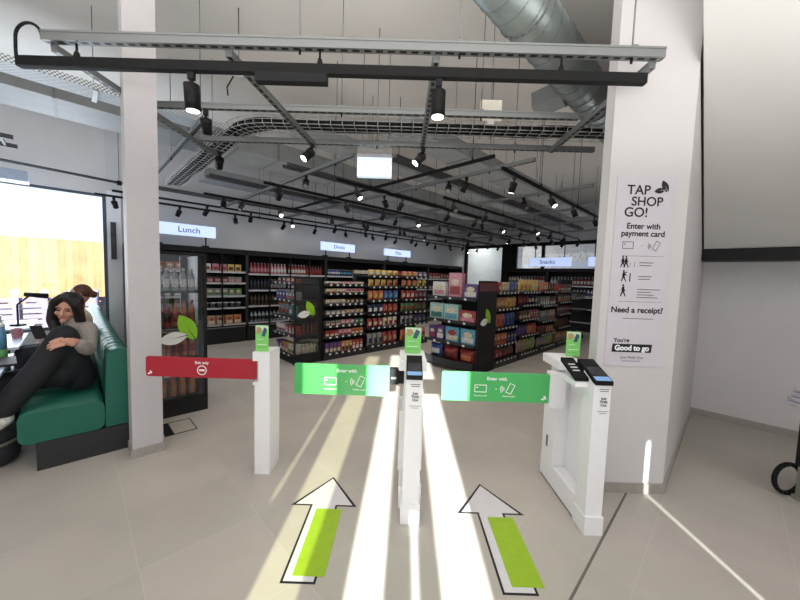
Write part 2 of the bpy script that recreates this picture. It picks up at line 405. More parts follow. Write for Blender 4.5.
def green_arm(x0, x1, z0, z1, y, parent, flip):
    m = MB(); panel_xz(m, rounded(x0, x1, z0, z1, .012), y, y + .012, GREENP); p = m.build('arm_panel', parent)
    p['label'] = 'green swing panel printed with a card and a phone'
    cx = x0 + (x1 - x0) * (.51 if flip else .55); W_ = x1 - x0; yy = y - .0015; zz = (z0 + z1) / 2
    text('lettering', 'Enter with', .034, (cx, yy, z1 - .045), FRONT, PRINTW, p, bold=.0006)
    m = MB(); card_icon(m, cx - .115, zz - .012, .088, .056, .005, yy, PRINTW); phone_icon(m, cx + .10, zz - .008, .042, .076, .005, yy, PRINTW)
    m.poly([(cx - .008, yy, zz - .015), (cx + .004, yy, zz - .015), (cx + .004, yy, zz - .010), (cx - .008, yy, zz - .010)], PRINTW)
    m.build('icon_print', p)
    text('lettering', 'Payment card', .0165, (cx - .115, yy, z0 + .042), FRONT, PRINTW, p)
    text('lettering', 'Mobile wallet', .0165, (cx + .09, yy, z0 + .042), FRONT, PRINTW, p)
    if flip: leaf_emblem(p, x1 - .035, z0 + .035, .045, yy, PRINTW, PRINTW, GREENP)
    return p
def reader(parent, x0, x1, yf, zf, yb, zb, wings=False):
    """sloped black card reader on top of a pylon"""
    m = MB(); m.extrude_x([(yf, zf - .012), (yf, zf + .012), (yb, zb + .016), (yb, zb - .03)], x0, x1, BLACK)
    r = m.build('card_reader', parent); r['label'] = 'sloped black card reader'
    m = MB(); dy, dz = yb - yf, zb - zf
    P = lambda t, e: (yf + dy * t, zf + .0135 + dz * t + e)
    def strip(t0, t1, xa, xb, mt):
        a, b = P(t0, .001), P(t1, .001); m.poly([(xa, a[0], a[1]), (xb, a[0], a[1]), (xb, b[0], b[1]), (xa, b[0], b[1])], mt)
    strip(.02, .2, x0 + .006, x1 - .006, M('reader_screen_blue', srgb(120, 160, 205), .3, emit=.25))
    strip(.24, .82, x0 + .01, x1 - .01, M('reader_glass', (.02, .02, .024), .12))
    strip(.86, .97, x0 + .006, x1 - .006, M('reader_back_strip', srgb(150, 175, 140), .4))
    m.build('screen', r)
    return r
def pylon_text(parent, x, z, y):
    text('lettering', 'Just\nWalk\nOut', .022, (x, y, z), FRONT, INKG, parent, bold=.0006, ls=.95)
    m = MB()
    for k, w_ in enumerate((.06, .05)): m.poly([(x - w_/2, y, z + .075 - k * .012), (x + w_/2, y, z + .075 - k * .012), (x + w_/2, y, z + .079 - k * .012), (x - w_/2, y, z + .079 - k * .012)], INKG)
    m.build('small_print', parent); m = MB()
    for k, w_ in enumerate((.07, .045)): m.poly([(x - w_/2, y, z - .06 - k * .012), (x + w_/2, y, z - .06 - k * .012), (x + w_/2, y, z - .057 - k * .012), (x - w_/2, y, z - .057 - k * .012)], INKG)
    m.build('small_print', parent)

def hello_card(loc, label, w_=.098, h_=.2, tilt=0.0):
    t = thing('green_card', label, 'card', loc, tilt, 'green instruction cards on the gate posts')
    m = MB(); panel_xz(m, rounded(-w_/2, w_/2, 0.001, h_, .006), 0, .004, TAGG); m.build('card', t)
    m = MB()                         # a hand holding a phone against the reader, printed
    def q(pts, mt, y=-.001): m.poly([(x_, y, z_) for x_, z_ in pts], mt)
    q([(-w_*.48, h_*.80), (w_*.48, h_*.80), (w_*.48, h_*.985), (-w_*.48, h_*.985)], M('card_pale', srgb(200, 222, 190), .5))
    q([(-w_*.02, h_*.60), (w_*.22, h_*.57), (w_*.42, h_*.86), (w_*.16, h_*.93)], M('card_phone', srgb(58, 84, 110), .5), -.002)
    q([(-w_*.40, h_*.70), (-w_*.2, h_*.66), (w_*.02, h_*.82), (-w_*.1, h_*.93), (-w_*.42, h_*.93)], M('card_hand', srgb(178, 140, 108), .5), -.002)
    q([(-w_*.36, h_*.26), (w_*.36, h_*.26), (w_*.36, h_*.28), (-w_*.36, h_*.28)], PRINTW)
    q([(-w_*.30, h_*.46), (w_*.12, h_*.46), (w_*.12, h_*.475), (-w_*.30, h_*.475)], PRINTW)
    q([(-w_*.36, h_*.16), (w_*.3, h_*.16), (w_*.3, h_*.172), (-w_*.36, h_*.172)], M('card_ink', srgb(40, 110, 40), .5))
    m.build('card_print', t)
    return t

# exit post with red arm
e = thing('exit_gate', 'white exit post with a long red swing panel beside the square pillar', 'gate', (-1.035, 2.54, 0))
m = MB(); m.prism([(-.058, -.10), (.058, -.10), (.058, .10), (-.058, .10)], 0, .72, GATEW)
m.prism([(-.03, -.10), (.058, -.10), (.058, .10), (-.03, .10)], .72, .885, GATEW); m.prism([(-.072, -.10), (.058, -.10), (.058, .10), (-.072, .10)], .885, .955, GATEW)
m.box(-.072, -.058, -.1, .1, .70, .72, GATEW); m.build('post', e)
m = MB(); m.box(-.056, -.031, -.06, .06, .725, .88, M('hinge_grey', srgb(150, 150, 160), .4, .3)); m.build('hinge_block', e)
m = MB(); panel_xz(m, rounded(-.92, -.060, .728, .884, .02), -.052, -.04, REDP); p = m.build('arm_panel', e); p['label'] = 'red swing panel printed Exit only'
text('lettering', 'Exit only', .030, (-.485, -.0535, .845), FRONT, PRINTW, p, bold=.0005)
m = MB(); rp = [(-.485 + .038 * math.cos(2*PI*k/24), .787 + .038 * math.sin(2*PI*k/24)) for k in range(24)]
ring_strip(m, rp, .007, -.0535, PRINTW); m.poly([(-.507, -.0535, .780), (-.463, -.0535, .780), (-.463, -.0535, .794), (-.507, -.0535, .794)], PRINTW); m.build('no_entry_print', p)
leaf_emblem(p, -.885, .755, .04, -.0535, PRINTW, PRINTW, REDP)
hello_card((-1.045, 2.46, .955), 'green card with hand and phone standing on the white exit post')

# middle gate
c = thing('entry_gate', 'white middle entry gate with a green panel held by a black clamp', 'gate', (.095, 1.97, 0))
m = MB(); m.box(-.053, .053, .01, .13, 0, .93, GATEW, bevel=.004); m.extrude_x([(.01, .925), (.13, 1.0), (.13, .925)], -.053, .053, GATEW); fp = m.build('front_pylon', c)
m = MB(); m.box(-.062, .062, -.002, .14, 0, .13, GATEW, bevel=.004); m.build('foot', c)
pylon_text(fp, .008, .82, .0085)
m = MB(); m.box(-.075, .075, .14, .62, 0, .16, GATEW, bevel=.006); m.build('base_plate', c)
m = MB(); m.box(-.085, .085, .32, .62, .161, .60, GATEW, bevel=.006); m.box(-.06, .06, .32, .6, .601, .9, GATEW); m.box(-.095, .095, .28, .62, .9, .975, GATEW, bevel=.004); m.build('rear_cabinet', c)
m = MB(); m.box(-.045, .045, .131, .319, .16, .86, GATEW); m.build('web_panel', c)
m = MB(); m.box(-.088, -.0851, .36, .40, .27, .42, INKG); m.build('sensor_window', c)
reader(c, -.05, .05, .0, .94, .14, 1.03)
m = MB(); m.box(-.162, -.10, .30, .36, .795, .905, BLACKM, bevel=.005); m.box(-.10, -.06, .31, .35, .80, .89, BLACKM); m.box(-.150, -.112, .296, .3, .835, .85, GALV); k = m.build('clamp', c); k['label'] = 'black clamp holding the green panel'
green_arm(-.838, -.163, .70, .92, .325, c, False)
hello_card((.098, 2.47, .976), 'green card standing on the middle entry gate', .122, .198)

# right-hand gate
r_ = thing('entry_gate', 'white entry gate by the poster column with a winged black reader', 'gate', (1.222, 1.93, 0))
m = MB(); m.box(-.052, .052, .01, .13, 0, .945, GATEW, bevel=.004); m.extrude_x([(.01, .94), (.13, 1.0), (.13, .94)], -.052, .052, GATEW); fp = m.build('front_pylon', r_)
m = MB(); m.box(-.058, .058, -.002, .14, 0, .12, GATEW, bevel=.004); m.build('foot', r_)
pylon_text(fp, .01, .84, .0085)
m = MB(); m.box(-.05, .075, .14, .67, .012, .165, GATEW, bevel=.004); m.build('base_plate', r_)
m = MB(); m.box(-.045, .07, .15, .66, 0, .0118, BLACK); m.build('plinth', r_)
m = MB(); m.box(-.05, .077, .47, .66, .166, .62, GATEW, bevel=.004); m.box(-.01, .077, .47, .66, .621, .92, GATEW, bevel=.003); m.box(-.075, .10, .40, .68, .921, .985, GATEW, bevel=.004); m.build('rear_cabinet', r_)
m = MB(); m.box(.045, .077, .141, .469, .166, .92, GATEW); m.build('web_panel', r_)
m = MB(); m.box(-.0525, -.0505, .56, .585, .27, .36, INKG); m.build('sensor_window', r_)
m = MB(); m.box(-.134, -.02, .395, .465, .64, .90, GATEW, bevel=.003); m.build('hinge_block', r_)
rd = reader(r_, -.05, .055, .0, .955, .22, 1.035)
m = MB(); m.extrude_x([(.07, .945), (.07, .965), (.27, 1.045), (.27, 1.02)], -.135, -.052, BLACK); rw = m.build('side_reader', r_); rw['label'] = 'black reader wing on a white bracket'
m = MB()
for k in range(3): m.poly([(-.12, .13 + k*.03, .9915 + k*.0121), (-.075, .13 + k*.03, .9915 + k*.0121), (-.075, .142 + k*.03, .9963 + k*.0121), (-.12, .142 + k*.03, .9963 + k*.0121)], RAILW)
m.build('label_print', rw)
m = MB(); m.box(-.13, -.053, .075, .24, .905, .94, GATEW); m.build('bracket', r_)
green_arm(-.912, -.135, .672, .885, .405, r_, True)
hello_card((1.325, 2.50, .9855), 'green card standing on the gate beside the poster column', .108, .19)

# floor arrows
def arrow(x, y0, y1, dx, label):
    t = thing('floor_arrow', label, 'floor marking', (x, 0, 0))
    sw, hw, yh = .077, .19, y1 - .285
    def outline(o_): return [(-sw - o_, y0 - o_), (sw + o_, y0 - o_), (sw + o_, yh - o_), (hw + o_ * 2.4, yh - o_), (0, y1 + o_ * 1.7), (-hw - o_ * 2.4, yh - o_), (-sw - o_, yh - o_)]
    m = MB(); m.prism(outline(.013), .0003, .0008, INK); m.build('black_outline', t)
    m = MB(); m.prism(outline(0), .0009, .0012, ARROWW); m.build('white_arrow', t)
    m = MB(); m.prism([(-sw + .036 + dx, y0 + .03), (sw + .05 + dx, y0 + .03), (sw + .05 + dx, yh - .04), (-sw + .036 + dx, yh - .04)], .0014, .0017, LIME); m.build('lime_strip', t)
arrow(-.478, 1.56, 2.41, 0.0, 'white floor arrow with lime strip between the exit post and middle gate')
arrow(.637, 1.54, 2.385, .01, 'white floor arrow with lime strip pointing at the gate with the winged reader')
# floor access hatch by the leaf rack
t = thing('floor_mat', 'dark edged square floor hatch in the tiles before the leaf rack', 'floor hatch', AB(.565, 3.61, 0), R45)
m = MB(); m.box(0, .265, 0, .32, .0004, .003, BLACKM); m.build('frame', t)
m = MB(); m.box(.075, .255, .012, .30, .0031, .0045, M('hatch_tile', srgb(178, 172, 160), .5)); m.build('inset', t)

# ------------------------------------------------------------------ poster
po = thing('wall_poster', 'tall pale grey TAP SHOP GO! poster on the white column', 'poster', (1.69, 2.369, .957))
PW, PH = .41, 1.35
m = MB(); m.box(-PW/2, PW/2, -.004, 0, 0, PH, M('poster_paper', srgb(205, 200, 208), .55, noise=.015)); m.build('sheet', po)
yy = -.0052
text('lettering', 'TAP', .092, (-.135, yy, 1.250), FRONT, INK, po, 'LEFT', .0012); text('lettering', 'SHOP', .088, (-.10, yy, 1.172), FRONT, INK, po, 'LEFT', .0012)
text('lettering', 'GO!', .092, (-.145, yy, 1.096), FRONT, INK, po, 'LEFT', .0012)
leaf_emblem(po, .115, 1.265, .115, yy, INK, INK, PRINTW)
text('lettering', 'Enter with', .056, (0.0, yy, 1.002), FRONT, INK, po, bold=.0012); text('lettering', 'payment card', .056, (0.0, yy, .950), FRONT, INK, po, bold=.0012)
m = MB(); card_icon(m, -.10, .868, .078, .052, .004, yy, INKG); phone_icon(m, .10, .868, .034, .066, .004, yy, INKG)
m.poly([(-.006, yy, .866), (.006, yy, .866), (.006, yy, .869), (-.006, yy, .869)], INKG)
for z_ in (.793, .468): m.poly([(-.14, yy, z_), (.165, yy, z_), (.165, yy, z_ + .002), (-.14, yy, z_ + .002)], INKG)
for z_, ws in ((.745, (.10, .085)), (.648, (.095, .085)), (.555, (.165, .10, .12, .15))):
    for k, w_ in enumerate(ws): m.poly([(-.01, yy, z_ - k * .019), (-.01 + w_, yy, z_ - k * .019), (-.01 + w_, yy, z_ + .005 - k * .019), (-.01, yy, z_ + .005 - k * .019)], INKG)
m.build('icon_print', po); m = MB()
m.poly([(-.10, yy, .345), (.12, yy, .345), (.12, yy, .349), (-.10, yy, .349)], INKG); m.build('small_print', po); m = MB()
m.poly([(-.08, yy, .036), (.05, yy, .036), (.05, yy, .040), (-.08, yy, .040)], INKG)
m.build('icon_print', po)
def walker(m, x, z, s, reach=False):
    y = yy - .0003
    for k in range(10):
        pass
    m.poly([(x + .009 * s * math.cos(2*PI*k/10), y, z + .058 * s + .009 * s * math.sin(2*PI*k/10)) for k in range(10)], INK)
    m.poly([(x - .012 * s, y, z + .01 * s), (x + .012 * s, y, z + .01 * s), (x + .012 * s, y, z + .046 * s), (x - .008 * s, y, z + .046 * s)], INK)
    for x1, z1 in ((-.022, -.042), (.022, -.042)): m.poly([(x - .007 * s, y, z + .012 * s), (x + .009 * s, y, z + .012 * s), (x + (x1 + .008) * s, y, z + z1 * s), (x + x1 * s, y, z + z1 * s)], INK)
    arms = ((.036, .052), (.03, .02)) if reach else ((-.026, .012), (.024, .010))
    for x1, z1 in arms: m.poly([(x, y, z + .044 * s), (x + x1 * s, y, z + z1 * s), (x + (x1 - .004) * s, y, z + (z1 - .008) * s), (x - .006 * s, y, z + .034 * s)], INK)
m = MB(); walker(m, -.128, .742, .75); walker(m, -.105, .742, .75); walker(m, -.115, .642, .75, True); walker(m, -.112, .538, .8)
m.poly([(-.075, yy, .715), (-.072, yy, .715), (-.072, yy, .745), (-.075, yy, .745)], INKG); m.poly([(-.045, yy, .715), (-.042, yy, .715), (-.042, yy, .748), (-.045, yy, .748)], INKG)
m.box(-.072, -.065, yy - .0004, yy, .612, .672, INK); m.build('pictogram_print', po)
text('lettering', 'Need a receipt?', .058, (.0, yy, .408), FRONT, INK, po, bold=.0014)
text('lettering', "You're", .042, (-.15, yy, .188), FRONT, INK, po, 'LEFT', .0008)
m = MB(); m.poly([(-.16, yy, .102), (.125, yy, .102), (.13, yy, .162), (-.155, yy, .162)], INK); m.build('black_banner', po)
text('lettering', 'Good to go', .052, (-.015, yy - .001, .132), FRONT, PRINTW, po, bold=.0022)
text('lettering', 'Just Walk Out', .028, (-.01, yy, .064), FRONT, INKG, po)

# ------------------------------------------------------------------ overhead frame over the gates
def strut(p0, p1, label, w_=.042, h_=.042, rods=(), group='grey slotted strut channels of the ceiling grid', flange=False):
    """slotted steel channel from p0 to p1 (length on local x) with threaded hanger rods up to the ceiling"""
    p0, p1 = Vector(p0), Vector(p1); d = p1 - p0; L = d.length; rz = math.atan2(d.y, d.x)
    t = thing('strut_channel', label, 'strut channel', (p0 + p1) / 2, rz, group)
    m = MB([STRUT]); m.box(-L/2, L/2, -w_/2, w_/2, -h_/2, h_/2)
    m.box(-L/2, L/2, -w_/2 - .004, -w_/2, h_/2 - .012, h_/2); m.box(-L/2, L/2, w_/2, w_/2 + .004, h_/2 - .012, h_/2)
    m.build('channel', t)
    for u in rods:
        x_ = -L/2 + u * L
        m = MB(); m.rod((x_, 0, h_/2), (x_, 0, CZ - p0.z - .002), .005, mat=GALV, n=6); m.box(x_ - .02, x_ + .02, -w_/2 - .003, w_/2 + .003, h_/2, h_/2 + .008, GALV)
        m.rod((x_, 0, -h_/2 - .03), (x_, 0, -h_/2), .008, mat=BLACK, n=6); m.build('hanger_rod', t)
    return t
FZ = 3.0
strut((-2.32, 2.19, FZ), (1.60, 2.19, FZ), 'long slotted steel channel nearest the entrance, above the black track', .05, .06, (.415, .673, .95))
strut((-2.28, 3.01, FZ), (1.50, 3.01, FZ), 'second slotted steel channel across the frame over the gates', .042, .05, (.12, .45, .775))
strut((-2.26, 3.72, FZ), (2.05, 3.72, FZ), 'third slotted steel channel across the frame, under the wire basket', .042, .05, (.45, .8))
strut((-2.285, 2.215, FZ - .05), (-2.285, 4.1, FZ - .05), 'side channel of the frame ending at the square pillar', .042, .042)
strut((1.555, 2.215, FZ - .05), (1.555, 3.65, FZ - .05), 'side channel of the frame ending at the poster column', .042, .042)
strut((-1.16, 2.215, FZ - .05), (-1.0, 3.7, FZ - .05), 'inner cross channel of the frame above the black driver box', .042, .042)
strut((.175, 2.215, FZ - .05), (.175, 3.7, FZ - .05), 'inner cross channel of the frame above the lit track spotlight', .042, .042)

def black_track(p0, p1, label, h_=.036, w_=.034, rods=()):
    p0, p1 = Vector(p0), Vector(p1); d = p1 - p0; L = d.length
    t = thing('lighting_track', label, 'lighting track', (p0 + p1) / 2, math.atan2(d.y, d.x), 'black lighting tracks')
    m = MB(); m.box(-L/2, L/2, -w_/2, w_/2, -h_/2, h_/2, BLACK); m.box(-L/2, L/2, -w_/2 + .008, w_/2 - .008, -h_/2 - .002, -h_/2, BLACKM); m.build('rail', t)
    for u in rods:
        x_ = -L/2 + u * L; m = MB(); m.rod((x_, 0, h_/2), (x_, 0, CZ - p0.z - .002), .004, mat=BLACK, n=6); m.rod((x_, 0, h_/2), (x_, 0, h_/2 + .04), .016, .008, mat=BLACK, n=8); m.build('hanger', t)
    return t
ft = black_track((-2.49, 2.19, 2.845), (1.50, 2.19, 2.845), 'long black lighting track nearest the entrance with a driver box', .06, .045)
m = MB(); m.box(-.475, -.02, -.028, .028, -.085, -.031, BLACKM, bevel=.003); m.build('driver_box', ft)
for u in (-1.62, -.07, 1.46):
    m = MB(); m.rod((u, 0, .03), (u, 0, .07), .022, .012, BLACK, 8); m.rod((u, 0, .07), (u, 0, .12), .007, mat=BLACK, n=6); m.build('clip', ft)
# cable looping from the strut end to the track end
cz = [(-2.328, 2.19, 2.985)] + [(-2.42 - .085 * math.cos(q_), 2.19, 3.0 + .085 * math.sin(q_)) for q_ in [PI * (1 - k_ / 10) for k_ in range(11)]] + [(-2.507, 2.19, 2.93), (-2.505, 2.19, 2.87)]
m = MB(); m.tube([Vector(p) for p in cz], .009, BLACK, 8); tag(m.build('power_cable'), 'black cable looping over the end of the front track', 'cable')

# track spotlights
def spot_proto(lit, big=False):
    t = thing('track_spotlight', '', 'spotlight')
    m = MB(); m.box(-.02, .02, -.014, .014, -.045, 0, BLACKM); m.rod((0, 0, -.045), (0, 0, -.075), .012, mat=BLACKM, n=8); m.build('adapter', t)
    R_, L_ = (.046, .155) if big else (.043, .13)
    m = MB(); m.rod((0, 0, -.075), (0, 0, -.075 - L_), R_, mat=BLACK, n=18)
    if not big: m.rod((0, 0, -.085), (0, 0, -.12), R_ + .004, mat=BLACKM, n=18)
    b = m.build('barrel', t)
    m = MB(); m.rod((0, 0, -.0755 - L_), (0, 0, -.079 - L_), R_ * .82, mat=LAMPON if lit else LAMPOFF, n=18); m.build('lens', b)
    return t, b
_protos = {}
def spot(loc, yaw_=0.0, tilt=0.0, lit=False, big=False, label='black spotlight hanging from a ceiling track', group='black track spotlights'):
    key = (lit, big)
    if key not in _protos:
        t, b = spot_proto(lit, big); _protos[key] = t; first = True
    else:
        t = copy_tree(_protos[key], (0, 0, 0))
    t['label'] = label; t['group'] = group
    t.location = loc; t.rotation_euler = (0, 0, yaw_)
    for ch in t.children:
        if ch.name.startswith('barrel'):
            # swing the head about its pivot
            pv = Vector((0, 0, -.075)); rm = Matrix.Rotation(tilt, 3, 'X'); ch.rotation_euler = (tilt, 0, 0); ch.location = pv - rm @ pv
    return t
spot((-1.385, 2.19, 2.811), 0, .08, True, True, 'large black cylinder spotlight on the front track near the square pillar', 'cylinder spotlights on the front track')
spot((.195, 2.19, 2.811), 0, .0, True, True, 'large black cylinder spotlight on the middle of the front track', 'cylinder spotlights on the front track')
spot((-1.78, 3.01, 2.973), .4, .5, False, label='black spotlight under the second channel by the square pillar')
spot((-1.0, 3.60, 2.93), 2.2, .75, True, label='brightly lit spotlight at the end of the inner channel by the basket bend')
spot((.185, 3.62, 2.93), 1.9, .75, True, label='brightly lit spotlight at the end of the channel behind the cylinder spotlight')
spot((-2.15, 3.9, 2.93), .6, .9, False, label='black spotlight where the side channel meets the pillar')

# shop ceiling grid
for i, a in enumerate((2.40, 3.90, 5.45, 7.0, 8.5, 10.0)):
    b0 = (3.27, 1.75, 1.55, 1.3, 1.3, 1.3)[i]; b1 = (8.1, 8.2, 8.2, 8.2, 8.2, 8.2)[i]
    nm = ('first', 'second', 'third', 'fourth', 'fifth', 'sixth')[i]
    strut(AB(a, b0, 2.98), AB(a, b1, 2.98), 'slotted channel running across the shop ceiling, %s row from the gates' % nm, rods=[(q - b0) / (b1 - b0) for q in (2.35, 3.65, 6.05) if q > b0])
strut(AB(.93, 3.62, FZ), AB(.93, 6.2, FZ), 'slotted channel partly behind the square pillar, by the wire basket', rods=(.6,))
black_track(AB(3.5, 2.05, 2.98), AB(3.5, 6.9, 2.98), 'black track crossing the shop ceiling between two grey channels', rods=[(q - 2.05) / 4.85 for q in (2.35, 3.65, 6.05)])
tracks = [(2.0, 3.6, 9.6), (3.4, 4.3, 11), (3.92, 2.6, 11.4), (4.9, 2.0, 11.6), (6.4, 1.6, 11.8), (7.5, .5, 12.0), (8.08, .3, 12.0)]
names = ('over the front of the near gondola', 'over the gondola top', 'over the aisle', 'over the crisp gondola', 'behind the crisp gondola', 'before the wall coolers', 'along the long wall')
k = 0
for j, (b, a0, a1) in enumerate(tracks):
    z = 2.86
    black_track(AB(a0, b, z), AB(a1, b, z), 'black lighting track ' + names[j], rods=[(q - a0) / (a1 - a0) for q in (3.2, 4.7, 6.25, 7.75, 9.25, 10.8) if a0 < q < a1])
    n = int((a1 - a0) / .95)
    for i in range(n):
        a = a0 + .35 + i * (a1 - a0 - .5) / max(1, n - 1) + random.uniform(-.12, .12)
        lit = (k % 4 == 1) or (j == 0 and i in (0, 1))
        k += 1
        spot(AB(a, b, z - .017), R45 + random.uniform(-.6, .6) + (PI if random.random() < .35 else 0), random.uniform(.35, .85), lit,
             label=('lit' if lit else 'unlit') + ' black spotlight on the track ' + names[j], group='%s spotlights on the track %s' % ('lit' if lit else 'unlit', names[j]))
for i in range(12):
    a, b = (2.4, 3.9, 5.45, 7.0)[i % 4], (4.4, 2.7, 5.7, 7.0, 5.3, 4.4, 2.6, 5.65, 6.9, 3.0, 6.95, 4.35)[i]
    spot(AB(a, b, 2.955), random.uniform(0, 6), random.uniform(.3, .8), False, label='unlit black spotlight clipped under a grey channel in the shop', group='unlit spotlights under the grey channels')

# wire basket with cables
bk = thing('cable_basket', 'curved steel wire basket carrying black cables under the ceiling', 'cable basket', (0, 0, 0))
path = []
for b in [7.3 - .12 * i for i in range(29)]:
    v = AB(1.33, b); path.append(Vector((v.x, v.y)))
p_end = path[-1]; d0 = Vector((Q, -Q)); y_t = 3.45
# turn from (Q,-Q) to (1,0)
th = -PI / 4; cur = p_end.copy()
while th < -1e-3:
    th += PI / 4 / 6; cur = cur + Vector((math.cos(th), math.sin(th))) * .085; path.append(cur.copy())
while cur.x < 2.1: cur = cur + Vector((.12, 0)); path.append(cur.copy())
shift = y_t - path[-1].y
path = [p + Vector((0, shift)) if False else p for p in path]
BZ = 3.07; BW = .115; BH = .085
m = MB(); prev = None
for i, p in enumerate(path):
    d = (path[min(i + 1, len(path) - 1)] - path[max(i - 1, 0)]).normalized(); n_ = Vector((-d.y, d.x))
    pts = [(p + n_ * s, z) for s, z in ((-BW, BZ + BH), (-BW, BZ + BH * .5), (-BW, BZ), (-BW * .33, BZ), (BW * .33, BZ), (BW, BZ), (BW, BZ + BH * .5), (BW, BZ + BH))]
    pts = [Vector((q.x, q.y, z)) for q, z in pts]
    for q in range(7): m.rod(pts[q], pts[q + 1], .0035, mat=WIRE, n=5)
    if prev:
        for q in range(8): m.rod(prev[q], pts[q], .0035, mat=WIRE, n=5)
    prev = pts
m.build('wire_mesh', bk)
for s in (-.085, -.05, -.015, .02, .055, .085):
    m = MB(); cp = []
    for i, p in enumerate(path):
        d = (path[min(i + 1, len(path) - 1)] - path[max(i - 1, 0)]).normalized(); n_ = Vector((-d.y, d.x)); q = p + n_ * (s + .012 * math.sin(i * .7 + s * 60))
        cp.append(Vector((q.x, q.y, BZ + .036 + .008 * math.sin(i * .5 + s * 30))))
    m.tube(cp, .022, BLACK, 7); m.build('cable', bk)

# ducts and trays
SEAM = M('duct_seam', srgb(112, 114, 116), 0.5)
def flat_duct(a0, a1, b0, b1, z0, z1, label, mat=DUCTM, seams=.6, hang=True):
    t = thing('flat_duct', label, 'duct', AB(a0, (b0 + b1) / 2, z0), R45)
    m = MB(); h = (b1 - b0) / 2; m.box(0, a1 - a0, -h, h, 0, z1 - z0, mat); m.build('casing', t)
    x_ = seams
    i = 0
    while x_ < a1 - a0 - .05 and i < 22:
        m = MB(); m.box(x_ - .012, x_ + .012, -h - .008, h + .008, -.008, z1 - z0 + .008, SEAM); m.build('flange', t); x_ += seams; i += 1
    if hang:
        for u in (.12, .5, .88):
            for s in (-1, 1):
                m = MB(); m.rod(((a1 - a0) * u, s * (h + .02), -.01), ((a1 - a0) * u, s * (h + .02), CZ - z0 - .002), .004, mat=GALV, n=5); m.build('hanger_rod', t)
    return t
flat_duct(2.8, 9.4, 2.72, 3.12, 3.25, 3.42, 'flat grey duct running over the near gondola to the back of the shop', DUCTG, seams=1.2)
flat_duct(-3.2, 11.5, 5.25, 5.9, 3.35, 3.62, 'wide flat grey duct running from the window side through the shop', DUCTG, seams=.62)
flat_duct(2.2, 11.5, 4.15, 4.5, 3.42, 3.6, 'narrow flat grey duct over the middle aisle', DUCTG, seams=1.3)
flat_duct(1.7, 11.8, 6.75, 7.15, 3.2, 3.4, 'flat grey duct above the wall coolers', DUCTG, seams=1.2)
for b_, a0_, a1_, lb_ in ((3.12 + .12, 3.0, 10.5, 'over the gondola'), (4.65, 2.2, 11.5, 'over the aisle'), (6.15, 1.6, 11.8, 'behind the crisp gondola'), (7.85, .9, 12.0, 'along the long wall')):
    t = thing('cable_tray', 'dark cable tray hung from the ceiling ' + lb_, 'cable tray', AB(a0_, b_, 3.08), R45)
    m = MB(); m.box(0, a1_ - a0_, -.07, .07, 0, .01, DARKG); m.box(0, a1_ - a0_, -.075, -.07, 0, .05, DARKG); m.box(0, a1_ - a0_, .07, .075, 0, .05, DARKG); m.build('tray', t)
    for q in (-.03, .02): m = MB(); m.rod((.05, q, .028), (a1_ - a0_ - .05, q, .028), .016, mat=BLACK, n=7); m.build('cable', t)
    for q in (.3, .7): m = MB(); m.rod(((a1_ - a0_) * q + .23, 0, .045), ((a1_ - a0_) * q + .23, 0, CZ - 3.082), .004, mat=GALV, n=5); m.build('hanger_rod', t)
PERF = M('perforated_tray', srgb(205, 210, 214), .6); _nt = PERF.node_tree
_ck = _nt.nodes.new('ShaderNodeTexChecker'); _ck.inputs['Scale'].default_value = 62; _ck.inputs['Color1'].default_value = (*srgb(225, 230, 234), 1); _ck.inputs['Color2'].default_value = (*srgb(120, 126, 132), 1)
_tc = _nt.nodes.new('ShaderNodeTexCoord'); _nt.links.new(_tc.outputs['Object'], _ck.inputs['Vector']); _nt.links.new(_ck.outputs['Color'], _nt.nodes['Principled BSDF'].inputs['Base Color'])
t = thing('cable_tray', 'pale perforated cable tray running past the square pillar', 'cable tray', AB(-3.0, 4.63, 3.28), R45)
m = MB([PERF]); m.box(0, 4.6, -.13, .13, 0, .012); m.box(0, 4.6, -.135, -.128, 0, .06); m.box(0, 4.6, .128, .135, 0, .06); m.build('tray', t)
for u in (.6, 1.9, 3.2, 4.3):
    m = MB(); m.rod((u, .15, 0), (u, .15, CZ - 3.28 - .002), .004, mat=GALV, n=5); m.box(u - .02, u + .02, -.15, .165, -.02, -.001, GALV); m.build('hanger_rod', t)
# ladder-like rails at the window side and conduit
lt = thing('ladder_rack', 'dark cable ladder hanging near the window ceiling', 'cable ladder', AB(-2.2, 5.9, 2.98), R45)
m = MB()
for y_ in (0, .42): m.box(0, 1.75, y_, y_ + .03, 0, .05, DARKG)
for q in range(8): m.box(.1 + q * .22, .125 + q * .22, .03, .42, .01, .035, DARKG)
m.build('rails', lt)
for u in (.4, 1.4):
    m = MB(); m.rod((u, .015, .05), (u, .015, CZ - 2.98 - .002), .004, mat=BLACK, n=5); m.build('hanger_rod', lt)
cd = thing('conduit_pipe', 'thin dark conduit pipe crossing above the window', 'pipe', AB(-1.6, 7.2, 3.02), R45)
m = MB(); m.rod((0, 0, 0), (2.3, .38, 0), .022, mat=DARKG, n=8); m.rod((2.3, .38, 0), (2.33, .95, -.12), .018, mat=DARKG, n=8); m.build('pipe', cd)
for u in (.8, 2.2):
    m = MB(); m.rod((u, u * .165, .0), (u, u * .165, CZ - 3.02 - .002), .004, mat=BLACK, n=5); m.box(u - .03, u + .03, u * .165 - .03, u * .165 + .03, -.04, .03, BLACK); m.build('clamp', cd)
uh = thing('ceiling_unit', 'grey box unit hung at the top corner of the window', 'ventilation unit', AB(-1.4, 7.7, 2.80), R45)
m = MB(); m.box(0, .95, -.15, .15, 0, .16, M('unit_grey', srgb(150, 160, 176), .5), bevel=.01); m.build('casing', uh)
m = MB(); m.rod((.5, 0, .16), (.5, 0, CZ - 2.80 - .002), .006, mat=GALV, n=6); m.build('hanger_rod', uh)

